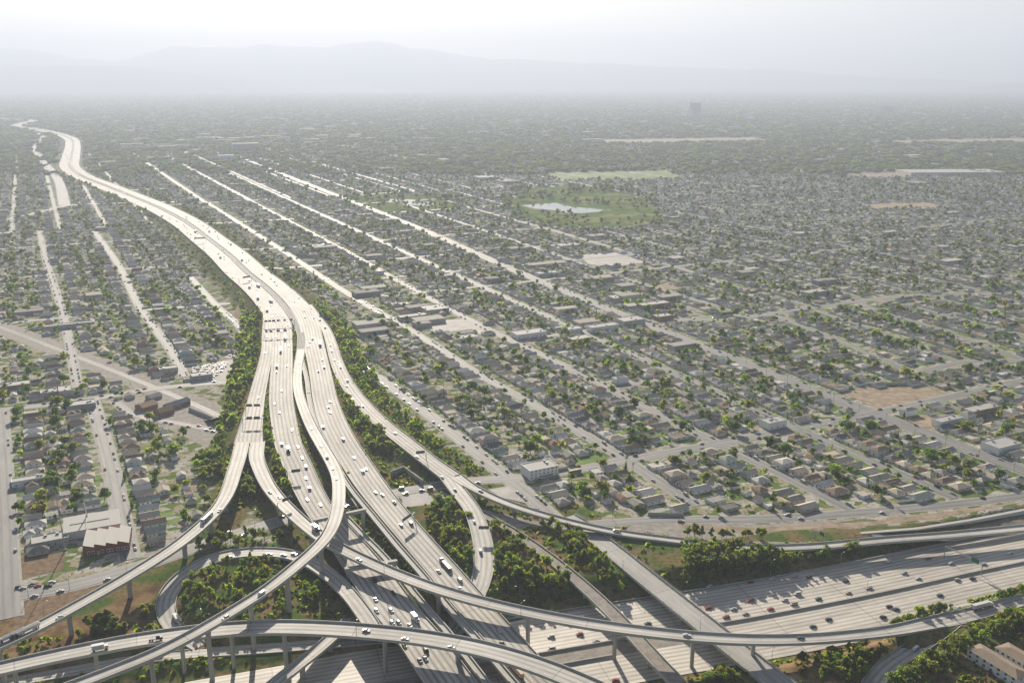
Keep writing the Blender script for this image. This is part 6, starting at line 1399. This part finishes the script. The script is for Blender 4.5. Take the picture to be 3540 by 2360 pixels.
o = link("distant_cars", np_mesh("distant_cars", v, f, ['paint_t'], None, t_)); tag(o, "tiny parked cars along the farther streets and in the scrap yard", "cars", kind='stuff')

# ------------------------------------------------------------------ sign gantries, lamps, poles
def gantry(x0, y0, x1, y1, z, panels, label, legs=(0, 1), hgt=7.2, back='signback', ph=2.6):
    root = empty("sign_gantry", (x0, y0, z)); tag(root, label, "sign gantry"); a = math.atan2(y1 - y0, x1 - x0); L = math.hypot(x1 - x0, y1 - y0); M = Matrix.Rotation(a, 4, 'Z')
    for l_ in legs:
        zb = ground_z(x0 + (x1 - x0) * l_, y0 + (y1 - y0) * l_) - z; zb = min(zb, 0)
        p = M @ Vector((L * l_, 0, 0)); MB().tube((p.x, p.y, zb), (p.x, p.y, hgt), .32, .26, 8).build("post", 'steel', root)
    mb = MB()
    for yy, zz in ((-.4, hgt - .4), (.4, hgt - .4), (-.4, hgt + .5), (.4, hgt + .5)): mb.tube(M @ Vector((0, yy, zz)), M @ Vector((L, yy, zz)), .1, .1, 4)
    nb = max(2, int(L / 2.5))
    for i in range(nb): mb.tube(M @ Vector((L * i / nb, -.4, hgt - .4)), M @ Vector((L * (i + 1) / nb, .4, hgt + .5)), .06, .06, 4)
    mb.build("beam", 'steel', root)
    for a0, a1 in panels: MB().box(L * a0, L * a1, -.62, -.5, hgt - ph / 2, hgt + ph / 2, M=M).build("sign_panel", back, root)
    return root
def g2(zk, xa, ya, xb, yb, z, panels, label, **kw):
    p, q = at(zk, xa, ya, z), at(zk, xb, yb, z); return gantry(p[0], p[1], q[0], q[1], z, panels, label, **kw)
g2(4, 640, 895, 1050, 870, 6.6, [(.02, .12), (.14, .24), (.27, .38), (.42, .52), (.65, .72), (.85, .95)], "long sign gantry with many dark panels over the left carriageway, upper of two")
g2(4, 640, 1040, 1070, 1015, 6.6, [(.05, .12), (.18, .27), (.40, .50), (.62, .72), (.88, .95)], "long sign gantry over the left carriageway, the lower of two")
g2(3, 262, 690, 432, 688, 7.3, [(.03, .36), (.45, .78)], "two-panel sign gantry over the merging lanes, the farther one"); g2(3, 235, 808, 425, 802, 7.6, [(.2, .46), (.55, .84)], "two-panel sign gantry over the merging lanes, the nearer one")
g2(3, 640, 1300, 760, 1285, 7.1, [(.3, .98)], "cantilever sign on a curved pole over the left carriageway", legs=(0,)); g2(3, 552, 1585, 680, 1530, 12.3, [(.3, .95)], "cantilever sign hung over the forking flyover lane", legs=(0,))
g2(3, 1890, 1120, 1790, 1130, 7.1, [(.1, .9)], "pale cantilever sign beside the outer right lane", legs=(0,)); g2(2, 1045, 250, 915, 250, 4.8, [(.2, .9)], "small sign arm over the curved ramp", legs=(0,))
g2(2, 350, 110, 240, 190, 7.1, [(.2, .95)], "sign arm on the curved pole at the right carriageway's edge", legs=(0,)); g2(4, 300, 300, 470, 270, 6.2, [(.3, .9)], "small sign gantry farther up the left carriageway")
g2(6, 1630, 430, 1965, 590, -7.9, [(.72, .92)], "long sign truss spanning the far lanes of the sunken freeway", back='green_sign', hgt=8.5, ph=3.4)
g2(6, 1690, 960, 1965, 1080, -1.8, [], "curved bare truss across the ramp behind the semi truck", hgt=6.5); g2(6, 460, 255, 550, 300, .4, [(.5, .95)], "small sign frame beside the dirt strip", hgt=6.0)
g2(5, 1755, 1270, 1860, 1265, 6.1, [(.0, .95)], "dark overhead sign far up the left carriageway", hgt=7)
def lamp(x, y, z, h, rz, label, name="street_lamp", arm=2.6):
    root = empty(name, (x, y, z), rz); tag(root, label, "street lamp", "street lamps")
    MB().tube((0, 0, -.5), (0, 0, h), .17, .10, 7).build("pole", 'steel', root); mb = MB(); mb.tube((0, 0, h - .1), (arm, 0, h + .5), .08, .06, 6); mb.build("arm", 'steel', root)
    MB().box(arm - .2, arm + .9, -.22, .22, h + .38, h + .6).build("lamp_head", 'white', root)
for (zk, x_, y_, z, h, rz, lb) in [(2, 1300, 862, -8, 12.5, 2.8, "tall street lamp at the foot of the eucalyptus wedge"), (2, 1308, 968, 14.2, 9, .8, "street lamp on the edge of the narrow flyover"), (1, 258, 1045, -1, 9, 1.9, "street lamp beside the white truck at the loop's end"), (7, 402, 980, 0, 10, 1, "street lamp standing in the brown weedy lot"),
        (6, 690, 530, -8, 11, .6, "street lamp among the trees by the sunken freeway's far lanes, right one"), (6, 60, 600, -8, 11, .6, "street lamp among the trees by the sunken freeway's far lanes, left one"), (2, 2230, 550, .6, 8, 1, "street lamp on the left edge of the wide road bridge"), (13, 120, 1190, .6, 8, 1, "street lamp above the narrow flyover on the wide road bridge"),
        (13, 612, 1415, .6, 8, 1, "street lamp near the bottom of the wide road bridge"), (7, 258, 800, .1, 8, 1.5, "street lamp on the kerb above the brown weedy lot"), (7, 628, 720, .1, 8, 1.5, "street lamp on the kerb opposite the brick workshop"), (7, 1148, 590, .1, 8, 1.5, "street lamp on the corner where the long flyover crosses the street"),
        (12, 1870, 430, .1, 9, -1, "street lamp between the dirt strip and the parked cars"), (2, 75, 610, 15, 8, 1, "street lamp on the narrow flyover beside the portal frame"), (1, 1652, 1140, 17, 8, 1.5, "street lamp on the broad flyover near the red car"), (1, 735, 130, 0, 10, 1.5, "street lamp on the dark street under the forking flyovers"),
        (6, 930, 760, -8, 10, 0, "street lamp in the median beside the tan pickup"), (15, 420, 670, .2, 10, 0, "street lamp on the bright street beside the school playground")]:
    p = at(zk, x_, y_, z); lamp(p[0], p[1], p[2], h, rz, lb)
p = at(11, 450, 640, 0); root = empty("radio_mast", (p[0], p[1], 0)); tag(root, "tall thin leaning mast beside the grey warehouse", "mast"); MB().tube((0, 0, 0), (-1.5, 0, 46), .45, .2, 6).build("pole", 'parapet', root); MB().box(-.8, .8, -.8, .8, 0, 1.2).build("base", 'concrete', root)
for j, (zk, x_, y_, lb) in enumerate([(11, 600, 405, "white chimney pole on the grey warehouse roof"),]):
    p = at(zk, x_, y_, 5.9); root = empty("chimney_pole", (p[0], p[1], 6.0)); tag(root, lb, "chimney"); MB().tube((0, 0, 0), (-1, 0, 10), .5, .4, 8).build("pipe", 'white', root); MB().tube((-1, 0, 10), (-1.05, 0, 10.5), .55, .55, 8).build("cap", 'steel', root)
# utility poles along the boulevard and the bright cross street
for j in range(20):
    u, v = 704, 470 + j * 34; x, y = uv2(u, v); root = empty("utility_pole", (x, y, 0), GROT); tag(root, "wooden utility pole, %s up the left side of the wide boulevard" % ordinal(j + 1), "utility pole", "utility poles along the boulevard")
    MB().tube((0, 0, 0), (0, 0, 11), .16, .11, 6).build("pole", 'bark', root); MB().box(-1.2, 1.2, -.07, .07, 9.8, 10.0).build("crossarm", 'bark', root)
# garden walls and sound wall
def wall_line(pts, h, label, mat='parapet', name="boundary_wall", w=.25):
    x0, y0 = pts[0]; mb = MB()
    for (a, b_), (c_, d_) in zip(pts[:-1], pts[1:]):
        L = math.hypot(c_ - a, d_ - b_); M = Matrix.Translation((a - x0, b_ - y0, 0)) @ Matrix.Rotation(math.atan2(d_ - b_, c_ - a), 4, 'Z'); mb.box(0, L + w * .4, -w / 2, w / 2, 0, h, M=M)
    o = mb.build(name, mat); o.location = (x0, y0, ground_z(x0, y0)); tag(o, label, "wall"); return o
wall_line(poly(16, [(1070, 1110), (1170, 1075)]) , 3, "pale wall at the left corner of the big bare lot"); wall_line(poly(16, [(1270, 1062), (1650, 1055)]), 3, "pale garden wall behind the big bare lot"); wall_line(poly(12, [(2110, 400), (2352, 405)]), 2.6, "long grey wall at the right end of the frontage street")
wall_line(poly(13, [(1480, 315), (1715, 290)]), 1.8, "white garden wall by the corner house at the dirt strip", 'white'); wall_line(poly(14, [(1300, 1230), (1470, 1300)]), 3.5, "grey retaining wall at the edge of the bare yard"); wall_line(poly(12, [(1440, 105), (1560, 80)]), 2.5, "pale wall joining the three-storey flats")
p = poly(12, [(340, 130), (430, 95), (560, 190)]); wall_line(p, 4.5, "angled concrete abutment wall below the green island", 'concrete', "abutment", .6)
# steam plume far off
# ------------------------------------------------------------------ mountains
def ridge(name, prof, dist, depth, label, seed, base=-5):
    """prof: photo (x, y) of the skyline; built as a real range at its own distance with ridges running back"""
    r = np.random.default_rng(seed); X, Hh = [], []
    for sx, sy in prof:
        dx = (sx - 1770) / FOC; dy = -(sy - 1180) / FOC; dd = (dx, math.cos(PITCH) + dy * math.sin(PITCH), -math.sin(PITCH) + dy * math.cos(PITCH)); t = dist / dd[1]; X.append(dd[0] * t); Hh.append(CAM_H + dd[2] * t)
    xx = np.linspace(X[0], X[-1], 420); hh = np.interp(xx, X, Hh); nn = np.zeros(len(xx))
    for o_ in range(4): f = 2 ** o_ / 2600; nn += np.sin(xx * f * 6.28 + r.uniform(0, 6)) * 14 / 2 ** o_
    hh = np.maximum(hh + nn * np.clip(hh / 400, 0, 1), 4); rowsN = 12; V = []
    for j in range(rowsN):
        q = j / (rowsN - 1) * 2 - 1; prof_ = (1 - abs(q)) ** .8; w_ = sum(np.sin(xx / (420 / (k_ + 1)) + q * 3 * (k_ + 1) + k_) for k_ in range(3)) * .10
        V.append(np.stack([xx, dist + q * depth + 0 * xx, base + (hh - base) * np.clip(prof_ * (1 + w_ * (1 - prof_)), 0, 1)], -1))
    V = np.concatenate(V); n_ = len(xx); i_ = (np.arange(rowsN - 1)[:, None] * n_ + np.arange(n_ - 1)[None]).ravel(); F = np.stack([i_, i_ + 1, i_ + n_ + 1, i_ + n_], 1)
    o = link(name, np_mesh(name, V, F, ['hill'])); o.data.polygons.foreach_set("use_smooth", [True] * len(F)); tag(o, kind='structure'); return o
MAT['hill'] = plain("dry_hillside", (0.11, 0.11, 0.08), 0.95, 0.1, 0.3, 0.002)
ridge("mountains", [(-900, 150), (-300, 170), (0, 158), (120, 165), (200, 182), (300, 198), (400, 208), (450, 200), (500, 180), (560, 160), (600, 152), (700, 156), (830, 151), (920, 146), (1000, 153), (1100, 151), (1200, 144), (1260, 136), (1310, 131), (1350, 136), (1420, 153), (1500, 168), (1600, 184), (1700, 195), (1800, 200), (1950, 208), (2150, 218), (2250, 222), (2400, 232), (2600, 235), (2700, 238), (2800, 246), (2900, 258), (3100, 268), (3500, 285)], 31000, 3500, "", 3)
ridge("hills", [(-700, 205), (0, 224), (150, 224), (300, 218), (400, 220), (520, 231), (700, 244), (850, 258), (1000, 275), (1250, 300), (1500, 332)], 25000, 1500, "", 5)
ridge("hills", [(2900, 330), (3150, 318), (3300, 308), (3400, 300), (3480, 290), (3600, 280), (4200, 270)], 26000, 1500, "", 8)
# haze
hm, nt = new_mat("haze"); n = N(nt)
pv = n.node("ShaderNodeVolumePrincipled"); pv.inputs["Color"].default_value = (0.455, 0.512, 0.62, 1); pv.inputs["Density"].default_value = HAZE_DENSITY; pv.inputs["Anisotropy"].default_value = 0.26
o_ = n.node("ShaderNodeOutputMaterial"); nt.links.new(pv.outputs[0], o_.inputs[1])
o = MB().box(-FARX - 50, FARX + 50, -3050, FARY + 50, -10.5, HAZE_TOP).build("haze", hm); tag(o, kind='stuff')
